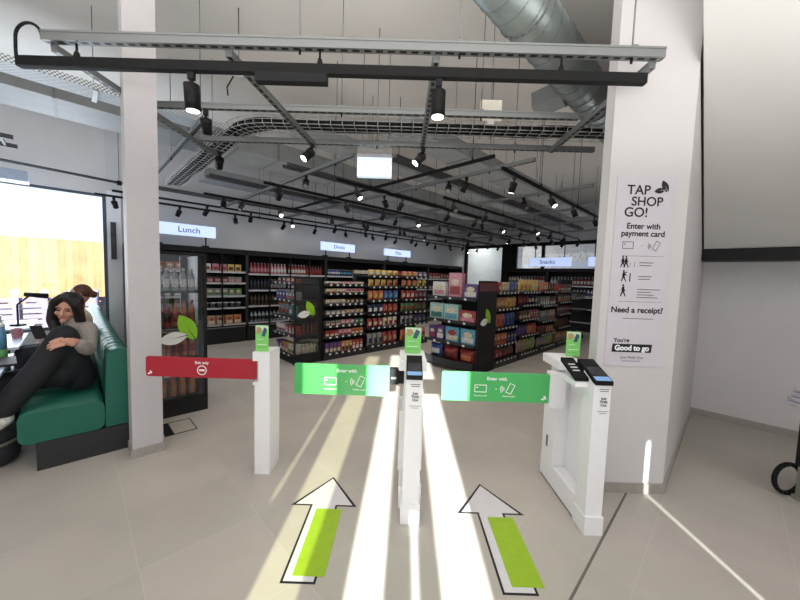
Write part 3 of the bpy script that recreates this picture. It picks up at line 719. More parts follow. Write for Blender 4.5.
# big spiral duct
sd = thing('spiral_duct', 'large round spiral-seamed steel duct near the ceiling by the poster column', 'duct', AB(2.08, 1.37, 3.78), R45)
m = MB(); m.rod((0, 0, 0), (3.6, 0, 0), .212, mat=DUCTM, n=36); m.build('pipe', sd)
m = MB(); N = 36; turns = 20
def hp(i): th_ = 2 * PI * i / N; return Vector((.1 + i / (N * turns) * 3.4, .2135 * math.cos(th_), .2135 * math.sin(th_)))
for i in range(N * turns): m.rod(hp(i), hp(i + 1), .0035, mat=GALV, n=4)
m.build('spiral_seam', sd)
for u in (.6, 2.6):
    m = MB()
    for q in range(24): m.box(u - .02, u + .02, -.0165, .0165, -.002, .002, GALV, None) if False else m.rod((u, .217 * math.cos(q * PI / 12), .217 * math.sin(q * PI / 12)), (u, .217 * math.cos((q + 1) * PI / 12), .217 * math.sin((q + 1) * PI / 12)), .008, mat=GALV, n=5)
    m.rod((u, 0, .22), (u, 0, CZ - 3.78 - .002), .005, mat=GALV, n=5); m.build('strap', sd)
m = MB(); m.rod((2.04, .17, -.03), (2.04, .50, -.06), .17, mat=DUCTG, n=6, smooth=False); m.build('outlet', sd)
# box hung over the aisle, sensor dome, white panel
lb = thing('light_box', 'white luminous box hanging over the aisle behind the frame', 'light box', (-.365, 3.98, 2.715))
m = MB(); m.box(-.20, .20, -.04, .04, .0, .215, M('lightbox_face', srgb(215, 232, 245), .5, emit=.75, noise=0)); m.build('face', lb)
m = MB(); m.box(-.205, .205, -.045, .045, .2155, .255, M('lightbox_top', srgb(196, 196, 204), .5)); m.box(-.20, .20, -.05, .05, .2555, .325, M('lightbox_cap', srgb(160, 158, 154), .5)); m.build('housing', lb)
for s in (-.15, .15):
    m = MB(); m.rod((s, 0, .325), (s, 0, CZ - 2.72 - .002), .004, mat=GALV, n=5); m.build('hanger_rod', lb)
sn = thing('ceiling_sensor', 'small white dome sensor with a cable hanging behind the front track', 'sensor', (-1.73, 3.5, 3.55))
m = MB(); m.rod((0, 0, 0), (0, 0, .045), .075, .085, WHITE, 20); m.ball((0, 0, 0), .055, WHITE, (1, 1, .6)); m.build('dome', sn)
m = MB(); m.rod((0, 0, .045), (0, 0, CZ - 3.55 - .002), .006, mat=GALV, n=6); m.tube([Vector((-.02, .0, .03)), Vector((-.06, 0, -.02)), Vector((-.12, 0, -.12)), Vector((-.11, 0, -.2))], .007, BLACK, 6); m.build('stem', sn)
sn = thing('antenna_panel', 'small flat white panel hanging near the big spiral duct', 'sensor panel', (.78, 3.2, 3.03))
m = MB(); m.box(-.1, .1, -.012, .012, 0, .19, M('sensor_white', srgb(225, 220, 205), .5), bevel=.008); m.box(-.03, .03, -.012, .012, -.03, 0, WHITE); m.build('plate', sn)
m = MB(); m.rod((0, 0, .19), (0, 0, CZ - 3.03 - .002), .004, mat=GALV, n=5); m.build('hanger_rod', sn)

# ------------------------------------------------------------------ products
def sg(r, g, b): return srgb(r, g, b)
COL = dict(red=sg(170, 30, 32), darkred=sg(110, 22, 28), orange=sg(215, 105, 25), amber=sg(200, 130, 50), yellow=sg(225, 185, 40), green=sg(70, 130, 50), teal=sg(50, 130, 130),
    blue=sg(50, 85, 165), navy=sg(28, 38, 80), purple=sg(95, 55, 130), pink=sg(215, 130, 150), white=sg(225, 222, 218), cream=sg(222, 205, 170), brown=sg(95, 55, 35), black=(.02, .02, .02),
    clear=sg(150, 165, 170), mint=sg(165, 215, 205), sky=sg(70, 170, 205), grey=sg(140, 140, 142), lime=sg(150, 185, 60), magenta=sg(170, 40, 100), tan=sg(190, 150, 110))
def PM(c, rough=.4):
    r_, g_, b_ = COL[c]; l_ = .3 * r_ + .55 * g_ + .15 * b_
    return M('pack_' + c, tuple(.72 * (v * .75 + l_ * .25) for v in (r_, g_, b_)), rough, noise=.4, nscale=42)
_pp = {}
def product_mesh(kind, c1, c2, w_, h_, d_):
    key = (kind, c1, c2, w_, h_, d_)
    if key in _pp: return _pp[key]
    A_, B_ = PM(c1), PM(c2); m = MB()
    if kind == 'bottle':
        r = w_ / 2
        m.lathe([(r * .92, 0, A_), (r, .012, A_), (r, h_ * .18, A_), (r * 1.01, h_ * .19, B_), (r * 1.01, h_ * .52, B_), (r, h_ * .53, A_), (r * .95, h_ * .64, A_), (r * .42, h_ * .84, A_), (r * .38, h_ * .9, A_), (r * .46, h_ * .905, B_), (r * .46, h_, B_)], n=10)
    elif kind == 'can':
        r = w_ / 2; s = PM('grey')
        m.lathe([(r * .8, 0, s), (r, h_ * .06, A_), (r, h_ * .30, A_), (r * 1.005, h_ * .31, B_), (r * 1.005, h_ * .6, B_), (r, h_ * .61, A_), (r, h_ * .92, A_), (r * .82, h_, s)], n=10)
    elif kind == 'jar':
        r = w_ / 2
        m.lathe([(r * .9, 0, A_), (r, .01, A_), (r, h_ * .72, A_), (r * .8, h_ * .8, A_), (r * .86, h_ * .81, B_), (r * .86, h_, B_)], n=10)
    elif kind == 'tub':
        r = w_ / 2
        m.lathe([(r * .78, 0, A_), (r * .96, h_ * .86, A_), (r * 1.02, h_ * .87, B_), (r * 1.02, h_, B_)], n=10)
    elif kind == 'bag':                       # pillow packet with crimped ends and a printed panel
        nx, nz = 6, 8; fr_, bk_ = [], []
        for j in range(nz + 1):
            v = j / nz; e = min(1.0, max(0.0, (v - .07) / .18)) * min(1.0, max(0.0, (.93 - v) / .18)); e = math.sin(e * PI / 2)
            rf, rb = [], []
            for i in range(nx + 1):
                u = i / nx; bulge = e * math.sin(PI * u) ** .6
                x_ = (u - .5) * w_ * (1 - .05 * e)
                rf.append(m.bm.verts.new((x_, -.002 - bulge * d_ / 2, v * h_))); rb.append(m.bm.verts.new((x_, .002 + bulge * d_ / 2, v * h_)))
            fr_.append(rf); bk_.append(rb)
        ia, ib = m.mi(A_), m.mi(B_)
        for j in range(nz):
            for i in range(nx):
                f = m.bm.faces.new((fr_[j][i], fr_[j][i + 1], fr_[j + 1][i + 1], fr_[j + 1][i])); f.smooth = True; f.material_index = ib if 2 <= j <= 4 and 1 <= i <= 4 else ia
                f = m.bm.faces.new((bk_[j][i + 1], bk_[j][i], bk_[j + 1][i], bk_[j + 1][i + 1])); f.smooth = True; f.material_index = ia
            for i0 in (0, nx):
                f = m.bm.faces.new((fr_[j][i0], fr_[j + 1][i0], bk_[j + 1][i0], bk_[j][i0])); f.material_index = ia
    elif kind == 'sandwich':                   # triangular carton on its long side
        m.extrude_x([(-d_/2, 0), (d_/2, 0), (d_/2, h_ * .25), (-d_/2 + .012, h_), (-d_/2, h_)], -w_/2, w_/2, A_)
        m.box(-w_ * .36, w_ * .36, -d_/2 - .002, -d_/2 - .0005, h_ * .15, h_ * .62, B_)
    else:                                      # carton with printed front
        m.box(-w_/2, w_/2, -d_/2, d_/2, 0, h_, A_, bevel=min(.004, w_ * .05))
        y_ = -d_/2 - .0012
        m.poly([(-w_ * .40, y_, h_ * .12), (w_ * .40, y_, h_ * .12), (w_ * .40, y_, h_ * .45), (-w_ * .40, y_, h_ * .45)], B_)
        m.poly([(w_ * .3 * math.cos(q * PI / 8) , y_ - .0006, h_ * .62 + min(w_, h_) * .2 * math.sin(q * PI / 8)) for q in range(16)], PM('cream') if c2 != 'cream' else PM('red'))
    _pp[key] = m.mesh(kind)
    return _pp[key]
NAMES = dict(bottle=('drink_bottle', 'bottle'), can=('drink_can', 'can'), jar=('food_jar', 'jar'), tub=('food_tub', 'tub'), bag=('crisp_packet', 'packet'), sandwich=('sandwich_pack', 'sandwich pack'), box=('food_carton', 'carton'))
class Unit:
    def __init__(s, a, b, rz): s.o = AB(a, b); s.rz = rz; s.c, s.s = math.cos(rz), math.sin(rz)
    def w(s, x, y, z): return Vector((s.o.x + x * s.c - y * s.s, s.o.y + x * s.s + y * s.c, z))
NPROD = [0]
def row(u, x0, x1, z, y, kind, cols, w_, h_, d_, where, gap=.012, jit=.006, lean=0.0, word=None):
    """one shelf row filled from x0 to x1; cols: list of (c1, c2) blocks taken in turn"""
    n = max(1, int((x1 - x0 + gap) / (w_ + gap))); step = (x1 - x0) / n
    for i in range(n):
        c1, c2 = cols[min(len(cols) - 1, i * len(cols) // n)]
        o = bpy.data.objects.new(NAMES[kind][0], product_mesh(kind, c1, c2, w_, h_, d_)); C.objects.link(o)
        o.location = u.w(x0 + (i + .5) * step, y + random.uniform(-jit, jit), z + .0015); o.rotation_euler = (lean, 0, u.rz + random.uniform(-.05, .05) * (0 if kind == 'box' else 3.2 if kind == 'bag' else 1))
        cc = (c1 if c1 == c2 else '%s and %s' % (c1, c2)).replace('darkred', 'maroon')
        kw = word or NAMES[kind][1]
        tag(o, '%s %s on %s' % (cc, kw, where), NAMES[kind][1], '%s %ss on %s' % (cc, kw, where)); NPROD[0] += 1

def shelf_unit(a, b, rz, W_, D_, zs, H_, name, label, cat, kick=.1, sides=True, back=True, tags=0, led=False, top=True, canopy=None, depths=None, railh=.035, wire=False):
    u = Unit(a, b, rz); t = thing(name, label, cat, u.o, rz)
    m = MB(); m.box(0.02, W_ - .02, .04, D_, 0, kick, BLACKM); m.build('kick_plate', t)
    if back: m = MB(); m.box(.015, W_ - .015, D_ - .02, D_, kick, H_, SHELFB); m.build('back_panel', t)
    if sides:
        for x0 in (0, W_ - .03): m = MB(); m.box(x0, x0 + .03, D_ - .08 if not led else 0.0, D_, kick if led else 0, H_, SHELFB); m.build('upright', t)
    if canopy: m = MB(); m.box(0, W_, .0, D_, canopy, H_ , BLACK); m.build('canopy', t)
    for i, z in enumerate(zs):
        y0 = 0.0 if depths is None else depths[i]
        m = MB(); m.box(.031, W_ - .031, y0 + .012, D_ - .021, z - .022, z, SHELFB); sh = m.build('shelf', t)
        m = MB(); m.box(.031, W_ - .031, y0, y0 + .011, z - .03, z + railh - .03, SHELFB if not led else M('cooler_rail', srgb(165, 165, 168), .4)); m.build('price_rail', sh)
        if tags:
            for k in range(tags):
                x_ = .08 + (W_ - .16) * (k + .5) / tags; m = MB(); m.box(x_ - .022, x_ + .022, y0 - .004, y0 - .0005, z - .028, z + .004, RAILW); m.build('price_tag', sh)
        if led: m = MB(); m.box(.05, W_ - .05, y0 + .014, y0 + .03, z - .032, z - .0225, LEDW); m.build('light_strip', sh)
    return u, t

# --- wall coolers
cool = [(.7, 2.05), (2.75, 2.02), (4.77, 2.09), (6.86, 2.08), (8.94, 2.06)]
cn = ['lunch wall cooler', 'bottle wall cooler', 'third wall cooler', 'fourth wall cooler', 'end wall cooler']
cl = ['tall black wall cooler under the Lunch sign with packed meals', 'tall black wall cooler next to the lunch cooler full of bottles', 'tall black wall cooler under the Drinks sign behind the sweets gondola',
      'tall black wall cooler under the third lit sign behind the crisps', 'tall black wall cooler at the far end of the long wall']
CU = []
czs = [.46, .78, 1.04, 1.32, 1.56]
for i, (a, W_) in enumerate(cool):
    u, t = shelf_unit(a, 7.63, R45, W_, .72, [.42] + (czs[1:] if i == 0 else [.80, 1.16, 1.53]), 2.04, 'wall_cooler', cl[i], 'cooler', kick=.36, led=True, canopy=1.93)
    CU.append(u)
    if i < 2:
        for q in range(1, 4):
            m = MB(); m.box(W_ * q / 4 - .012, W_ * q / 4 + .012, -.025, -.002, .36, 1.93, BLACK); m.build('door_post', t)
    m = MB(); m.box(.04, W_ - .04, -.004, -.0005, .34, .36, GALV); m.build('kick_trim', t)
u = CU[0]; w0 = cn[0]
row(u, .1, 1.0, 1.56, .09, 'box', [('orange', 'cream'), ('orange', 'tan')], .13, .15, .12, 'the top shelf of the ' + w0)
row(u, 1.05, 1.95, 1.56, .09, 'sandwich', [('white', 'red'), ('pink', 'red'), ('yellow', 'brown')], .12, .15, .1, 'the top shelf of the ' + w0)
row(u, .1, 1.2, 1.32, .09, 'bottle', [('clear', 'white')], .07, .21, .07, 'the second shelf of the ' + w0)
row(u, 1.25, 1.95, 1.32, .09, 'sandwich', [('brown', 'pink'), ('grey', 'pink')], .13, .12, .1, 'the second shelf of the ' + w0)
row(u, .3, 1.2, 1.04, .09, 'sandwich', [('grey', 'white')], .14, .13, .1, 'the third shelf of the ' + w0)
row(u, 1.25, 1.95, 1.04, .09, 'box', [('grey', 'green'), ('green', 'grey')], .13, .15, .1, 'the third shelf of the ' + w0)
row(u, .3, 1.95, .78, .09, 'tub', [('white', 'grey'), ('grey', 'white')], .11, .11, .1, 'the fourth shelf of the ' + w0)
row(u, .3, 1.2, .42, .09, 'box', [('cream', 'tan')], .14, .18, .1, 'the bottom shelf of the ' + w0)
row(u, 1.25, 1.95, .42, .09, 'box', [('tan', 'cream'), ('amber', 'cream')], .15, .19, .1, 'the bottom shelf of the ' + w0)
u = CU[1]; w0 = cn[1]
row(u, .08, .95, 1.53, .09, 'bottle', [('red', 'pink'), ('pink', 'white')], .068, .24, .068, 'the top shelf of the ' + w0)
row(u, 1.0, 1.95, 1.53, .09, 'bottle', [('red', 'white'), ('darkred', 'red')], .068, .24, .068, 'the top shelf of the ' + w0)
row(u, .08, .95, 1.16, .09, 'bottle', [('navy', 'black'), ('black', 'grey')], .068, .25, .068, 'the second shelf of the ' + w0)
row(u, 1.0, 1.95, 1.16, .09, 'can', [('purple', 'white'), ('red', 'grey')], .068, .15, .068, 'the second shelf of the ' + w0)
row(u, .08, 1.95, .80, .09, 'bottle', [('brown', 'black'), ('amber', 'brown'), ('black', 'orange')], .07, .25, .07, 'the third shelf of the ' + w0)
row(u, .08, 1.95, .42, .09, 'bottle', [('clear', 'black'), ('navy', 'clear')], .075, .26, .075, 'the bottom shelf of the ' + w0)
u = CU[2]; w0 = cn[2]
row(u, .1, .9, 1.53, .09, 'can', [('blue', 'white'), ('navy', 'sky')], .066, .17, .066, 'the top shelf of the ' + w0)
row(u, .95, 1.5, 1.53, .09, 'box', [('cream', 'brown'), ('white', 'tan')], .12, .18, .1, 'the top shelf of the ' + w0)
row(u, 1.55, 2.0, 1.53, .09, 'jar', [('cream', 'white'), ('tan', 'white')], .08, .18, .08, 'the top shelf of the ' + w0)
u = CU[3]; w0 = cn[3]
row(u, .1, .9, 1.53, .09, 'bag', [('orange', 'cream'), ('red', 'tan')], .14, .2, .06, 'the top shelf of the ' + w0)
row(u, 1.0, 1.98, 1.53, .09, 'bag', [('tan', 'cream'), ('cream', 'orange'), ('amber', 'cream')], .14, .2, .06, 'the top shelf of the ' + w0)
u = CU[4]; w0 = cn[4]
row(u, .1, 1.9, 1.53, .09, 'box', [('red', 'cream'), ('brown', 'orange'), ('grey', 'cream')], .14, .2, .1, 'the top shelf of the ' + w0)
row(u, .1, 1.9, 1.16, .09, 'box', [('navy', 'cream'), ('darkred', 'cream')], .14, .2, .1, 'the second shelf of the ' + w0)

# --- lit aisle signs
def aisle_sign(a0, a1, z0, z1, s, label, b=7.55, rz=R45, size=.13, tx=.42, foot_z=2.04):
    W_ = a1 - a0; loc = AB(a0, b) if rz == R45 else AB(b, a0)
    t = thing('aisle_sign', label, 'sign', (loc.x, loc.y, 0), rz)
    m = MB(); m.box(0, W_, 0, .04, z0, z1, SIGNLIT); p = m.build('sign_face', t)
    text('lettering', s, size, (W_ * tx, -.003, (z0 + z1) / 2), FRONT, M('sign_ink', srgb(60, 70, 100), .5), p, bold=.001)
    for u_ in (.14, .84):
        m = MB(); m.box(W_ * u_ - .012, W_ * u_ + .012, .01, .03, foot_z + .001 if foot_z < 2.2 else z1, z0 if foot_z < 2.2 else foot_z, BLACK)
        if foot_z < 2.2: m.box(W_ * u_ - .06, W_ * u_ + .06, .0, .10, foot_z + .001, foot_z + .03, BLACK)
        m.build('bracket', t)
    return t
aisle_sign(1.0, 2.13, 2.235, 2.46, 'Lunch', 'lit white Lunch sign on the long wall above the first cooler', tx=.58, b=7.66, size=.16)
aisle_sign(4.63, 5.72, 2.20, 2.42, 'Drinks', 'lit white Drinks sign standing on the third cooler', tx=.52, b=7.66)
aisle_sign(6.86, 8.02, 2.21, 2.42, 'Pizza', 'lit white sign above the crisps, furthest along the long wall', tx=.52, b=7.66)
sgn = aisle_sign(0, 1.35, 2.06, 2.34, 'Snacks', 'lit white Snacks sign hanging before the glazed end wall', rz=-R45, foot_z=2.9, size=.19, tx=.45)
sgn.location = (*AB(11.2, 5.02).xy, 0)
sgn = aisle_sign(0, 1.2, 2.06, 2.34, '', 'lit white sign hanging beside the poster column at the end wall', rz=-R45, foot_z=2.9)
sgn.location = (*AB(11.2, 3.18).xy, 0)

# --- end wall fridge row
bu = []
for i, (b1, W_) in enumerate(((6.0, 1.5), (4.48, 1.5), (2.96, 1.5))):
    u, t = shelf_unit(11.45, b1, -R45, W_, .6, [.3, .72, 1.1, 1.45], 2.0, 'end_cooler', 'black cooler at the glazed end wall, %s' % ('nearest the dark post' if i == 0 else 'second from the dark post' if i == 1 else 'closest to the poster column side'), 'cooler', kick=.25, led=True, canopy=1.88)
    row(u, .08, W_ - .08, 1.45, .09, 'bottle', [('white', 'clear'), ('clear', 'white'), ('red', 'white')][i:] , .085, .27, .085, 'the top shelf of the end cooler %s' % ('by the dark post', 'in the middle', 'by the far side')[i])
    row(u, .08, W_ - .08, 1.1, .09, 'bottle', [('grey', 'sky'), ('white', 'blue')], .085, .24, .085, 'the second shelf of the end cooler %s' % ('by the dark post', 'in the middle', 'by the far side')[i])
for i, (b1, a_) in enumerate(((8.0, 14.9),)):
    u, t = shelf_unit(a_, b1, -R45, 1.3, .4, [.5, .95, 1.4], 1.9, 'stock_shelf', 'dark stock shelf in the bright corridor beyond the glass', 'shelf unit')

# --- gondolas
def gondola(a0, widths, b, D_, zlist, H_, labels, tags, name='gondola_shelving'):
    out = []; a = a0
    for i, W_ in enumerate(widths):
        u, t = shelf_unit(a, b, R45, W_ - .004, D_, zlist[i], H_, name, labels[i], 'shelf unit', kick=.085, tags=tags, railh=.04)
        m = MB(); m.box(.02, W_ - .024, 0.0, .04, 0.0, .09, SHELFB); m.build('plinth', t)
        out.append(u); a += W_
    return out
z1 = [.115, .40, .70, 1.04, 1.335]; z2 = [.115, .47, .79, 1.075, 1.335]; z3 = [.115, .40, .69, 1.03, 1.335]
ord4 = ('nearest the black leaf panel', 'second from the leaf panel', 'third from the leaf panel', 'furthest from the leaf panel')
G1 = gondola(5.13, [.97] * 4, 2.84, .52, [z1, z2, z3, z2], 1.36, ['black near gondola bay of price-tagged shelves, ' + q for q in ord4], 6)
bay = ['first near gondola bay', 'second near gondola bay', 'third near gondola bay', 'fourth near gondola bay']
g1rows = [
 [('bag', [('red', 'pink'), ('brown', 'red')], .12, .19, .07), ('box', [('orange', 'red'), ('navy', 'blue')], .10, .19, .12), ('bag', [('orange', 'red'), ('blue', 'navy')], .125, .24, .07), ('bag', [('amber', 'yellow'), ('yellow', 'orange')], .11, .20, .07), ('bag', [('red', 'cream'), ('tan', 'cream'), ('blue', 'grey')], .12, .18, .07)],
 [('bag', [('tan', 'grey'), ('lime', 'tan')], .13, .25, .07), ('jar', [('purple', 'navy'), ('orange', 'red')], .09, .2, .09), ('box', [('brown', 'cream'), ('red', 'orange')], .1, .17, .1), ('bag', [('darkred', 'red'), ('navy', 'cream')], .12, .19, .07), ('bag', [('yellow', 'amber'), ('yellow', 'cream')], .15, .24, .08)],
 [('bag', [('grey', 'tan'), ('lime', 'grey')], .12, .2, .07), ('jar', [('brown', 'red'), ('amber', 'black')], .09, .18, .09), ('box', [('grey', 'green'), ('tan', 'red')], .1, .22, .1), ('box', [('grey', 'white'), ('brown', 'cream')], .1, .19, .1), ('bag', [('orange', 'cream'), ('brown', 'amber')], .13, .2, .07)],
 [('box', [('amber', 'grey')], .11, .22, .1), ('jar', [('brown', 'darkred')], .09, .2, .09), ('box', [('darkred', 'brown')], .11, .18, .1), ('box', [('brown', 'amber')], .11, .18, .1), ('box', [('red', 'cream'), ('green', 'cream')], .12, .16, .1)]]
lv = ('bottom shelf', 'second shelf up', 'middle shelf', 'fourth shelf up', 'top')
for i, u in enumerate(G1):
    for j, (kd, cols, w_, h_, d_) in enumerate(g1rows[i]):
        row(u, .05, .92, (z1, z2, z3, z2)[i][j], .10, kd, cols, w_, h_, d_, 'the %s of the %s' % (lv[j], bay[i]))
# last upright unit past the gondola
u, t = shelf_unit(9.25, 2.84, R45, .9, .5, [.3, .8, 1.1, 1.3], 1.62, 'display_stand', 'dark upright stand past the far end of the near gondola', 'display stand')
row(u, .08, .82, 1.1, .1, 'box', [('grey', 'white')], .12, .15, .1, 'the dark upright stand past the near gondola')
# endcap with cartons
EU, et = shelf_unit(4.55, 3.92, -R45, 1.08, .56, [.14, .46, .83, 1.23], 1.25, 'endcap_display', 'black gondola end display of boxed treats with a leaf panel, nearest the gates', 'display stand', kick=.1, tags=3, railh=.05)
m = MB(); m.box(1.082, 1.10, 0.0, .57, 0.0, 1.53, BLACKM); p = m.build('side_panel', et); p['label'] = 'black side panel with a green and white leaf'
leaf_emblem(p, .26, .90, .36, loc=(1.1, 0, 0), rz=PI / 2)
m = MB(); m.box(1.1005, 1.104, .02, .55, 1.36, 1.50, M('red_strip_panel', (.10, .015, .02), .5)); m.build('header_strip', p)
def one(u, x, z, y, kind, c1, c2, w_, h_, d_, label, rot=0.0):
    o = bpy.data.objects.new(NAMES[kind][0], product_mesh(kind, c1, c2, w_, h_, d_)); C.objects.link(o)
    o.location = u.w(x, y, z + .0015); o.rotation_euler = (0, 0, u.rz + rot); tag(o, label, NAMES[kind][1])
EW = ' of the end display'
one(EU, .20, 1.23, .16, 'box', 'white', 'pink', .28, .26, .09, 'white carton with pink print on the top shelf' + EW)
one(EU, .54, 1.23, .18, 'box', 'pink', 'red', .27, .42, .10, 'tall pink carton with red flowers on the top shelf' + EW)
one(EU, .87, 1.23, .15, 'box', 'purple', 'white', .27, .24, .09, 'purple carton on the top shelf' + EW)
one(EU, .20, .83, .12, 'box', 'mint', 'teal', .30, .28, .10, 'pale mint carton at the outer end of the second shelf' + EW)
one(EU, .52, .83, .12, 'box', 'mint', 'sky', .30, .28, .10, 'pale mint carton in the middle of the second shelf' + EW)
one(EU, .87, .83, .12, 'box', 'red', 'pink', .33, .20, .16, 'red gift carton lying on the second shelf' + EW)
one(EU, .12, .46, .12, 'box', 'purple', 'magenta', .16, .24, .10, 'magenta carton at the outer end of the third shelf' + EW)
one(EU, .30, .46, .12, 'box', 'purple', 'white', .17, .26, .10, 'purple carton with white print on the third shelf' + EW)
one(EU, .56, .46, .12, 'box', 'sky', 'cream', .28, .26, .10, 'sky blue carton in the middle of the third shelf' + EW)
one(EU, .88, .46, .12, 'box', 'sky', 'white', .28, .26, .10, 'sky blue carton beside the leaf panel on the third shelf' + EW)
one(EU, .19, .14, .14, 'bag', 'blue', 'white', .28, .24, .13, 'big blue sweet bag in the bottom tray' + EW)
one(EU, .52, .14, .12, 'bag', 'red', 'darkred', .30, .23, .15, 'big red sweet bag in the middle of the bottom tray' + EW)
one(EU, .86, .14, .12, 'bag', 'red', 'orange', .30, .23, .15, 'big red sweet bag beside the leaf panel in the bottom tray' + EW)
# curved front of the bottom tray
m = MB(); pts = [(x_ / 12 * 1.02 + .03, -.01 - .09 * math.sin(PI * x_ / 12)) for x_ in range(13)]
for q in range(12):
    m.poly([(pts[q][0], pts[q][1], .06), (pts[q + 1][0], pts[q + 1][1], .06), (pts[q + 1][0], pts[q + 1][1], .19), (pts[q][0], pts[q][1], .19)], SHELFB)
m.poly([(p_[0], p_[1], .06) for p_ in pts], SHELFB); m.build('tray_front', et)

# --- sweets and crisps gondola
G2 = []
zs_a = [.115, .42, .62, .82, 1.02, 1.22, 1.38]; zs_b = [.13, .50, .78, 1.06, 1.34, 1.56]
lab = ['black gondola bay of small sweets and chocolate beside the leaf end rack', 'black gondola bay of crisps next to the sweets', 'black gondola bay of crisps at the far end of its row']
wd = [1.0, .95, .95]; a = 3.15
for i in range(3):
    zz = zs_a if i == 0 else zs_b
    u, t = shelf_unit(a, 5.1, R45, wd[i] - .004, .5, zz, 1.42 if i == 0 else 1.6, 'gondola_shelving', lab[i], 'shelf unit', kick=.085, tags=6 if i == 0 else 5, railh=.045)
    m = MB(); m.box(.02, wd[i] - .024, 0, .04, 0, .1, SHELFB); m.build('plinth', t)
    if i == 0: m = MB(); m.box(-.012, -.001, 0, .5, 0, 1.42, BLACKM); m.build('side_panel', t)
    G2.append(u); a += wd[i]
nm = 'the sweets bay'
rws = [('box', [('purple', 'cream'), ('amber', 'black'), ('red', 'white')], .075, .19, .08), ('box', [('red', 'cream'), ('pink', 'red'), ('orange', 'cream')], .085, .11, .08), ('box', [('grey', 'cream'), ('pink', 'grey'), ('teal', 'green')], .09, .09, .08),
       ('box', [('grey', 'white'), ('tan', 'grey')], .09, .08, .08), ('box', [('cream', 'grey'), ('brown', 'grey')], .09, .08, .08), ('box', [('cream', 'red'), ('pink', 'cream')], .09, .08, .08), ('box', [('white', 'red'), ('pink', 'white'), ('cream', 'pink')], .09, .05, .08)]
lv7 = ('bottom shelf', 'second shelf up', 'third shelf up', 'fourth shelf up', 'fifth shelf up', 'sixth shelf up', 'top')
for j, (kd, cols, w_, h_, d_) in enumerate(rws): row(G2[0], .06, .93, zs_a[j], .07, kd, cols, w_, h_, d_, 'the %s of %s' % (lv7[j], nm))
crows = [[('bag', [('grey', 'navy'), ('red', 'tan')], .13, .25, .08), ('bag', [('red', 'cream'), ('cream', 'red')], .12, .19, .08), ('bag', [('navy', 'white'), ('red', 'orange')], .13, .2, .08), ('bag', [('orange', 'yellow'), ('blue', 'sky')], .13, .2, .08), ('bag', [('yellow', 'amber'), ('amber', 'red')], .14, .15, .08), ('bag', [('yellow', 'white'), ('yellow', 'amber')], .15, .12, .08)],
         [('bag', [('orange', 'red'), ('pink', 'red')], .13, .25, .08), ('bag', [('grey', 'black'), ('navy', 'grey')], .12, .19, .08), ('bag', [('green', 'red'), ('brown', 'green')], .13, .2, .08), ('bag', [('red', 'cream'), ('darkred', 'grey')], .13, .2, .08), ('bag', [('orange', 'amber'), ('yellow', 'green')], .14, .15, .08), ('bag', [('orange', 'yellow'), ('purple', 'white')], .15, .12, .08)]]
lv6 = ('bottom shelf', 'second shelf up', 'third shelf up', 'fourth shelf up', 'fifth shelf up', 'top')
for i in (0, 1):
    for j, (kd, cols, w_, h_, d_) in enumerate(crows[i]):
        row(G2[i + 1], .05, .9, zs_b[j], .075, kd, cols, w_, h_, d_, 'the %s of the %s crisp bay' % (lv6[j], ('first', 'far')[i]), lean=-.12 if False else 0)
# end rack of that gondola
E2, t2 = shelf_unit(2.60, 6.0, -R45, .86, .52, [.16, .50, .80, 1.10, 1.40], 1.5, 'endcap_display', 'black wire end rack with a clear leaf panel beside the sweets gondola', 'display stand', kick=.09, tags=4, railh=.05)
def leaf_side(t, W_, D_, H_, lz, lx, S, frame=True):
    """clear side panel facing the aisle, framed in black, with the leaf emblem"""
    m = MB(); x_ = W_ + .004
    for y0, y1, z0, z1_ in ((0, .03, 0, H_), (D_ - .03, D_, 0, H_), (.03, D_ - .03, 0, .18), (.03, D_ - .03, H_ - .03, H_)): m.box(x_, x_ + .02, y0, y1, z0, z1_, BLACKM)
    fo = m.build('side_frame', t)
    m = MB(); m.box(x_ + .008, x_ + .012, .031, D_ - .031, .181, H_ - .031, PERSPEX); m.build('clear_panel', fo)
    leaf_emblem(fo, lx, lz, S, loc=(x_ + .019, 0, 0), rz=PI / 2)
leaf_side(t2, .86, .52, 1.5, .91, .25, .37)
ew2 = ' of the sweets end rack'
row(E2, .06, .80, .16, .12, 'box', [('purple', 'white'), ('amber', 'cream'), ('cream', 'green')], .1, .17, .12, 'the bottom shelf' + ew2)
row(E2, .06, .80, .50, .12, 'box', [('white', 'red'), ('red', 'white')], .1, .15, .12, 'the second shelf' + ew2)
row(E2, .06, .80, .80, .12, 'bag', [('grey', 'red'), ('teal', 'white')], .12, .2, .08, 'the third shelf' + ew2)
row(E2, .06, .80, 1.10, .12, 'box', [('blue', 'purple'), ('grey', 'red')], .1, .14, .12, 'the fourth shelf' + ew2)
row(E2, .1, .80, 1.40, .12, 'box', [('black', 'red'), ('red', 'pink')], .14, .08, .12, 'the top' + ew2)
for z, kd, cols, h_ in ((.16, 'jar', [('cream', 'lime')], .17), (.50, 'bottle', [('darkred', 'brown')], .2), (.80, 'bottle', [('brown', 'amber')], .19)):
    uu = Unit(2.66, 5.165, R45); row(uu, .12, .44, z, .055, kd, cols, .07, h_, .07, 'the clear panel side' + ew2)

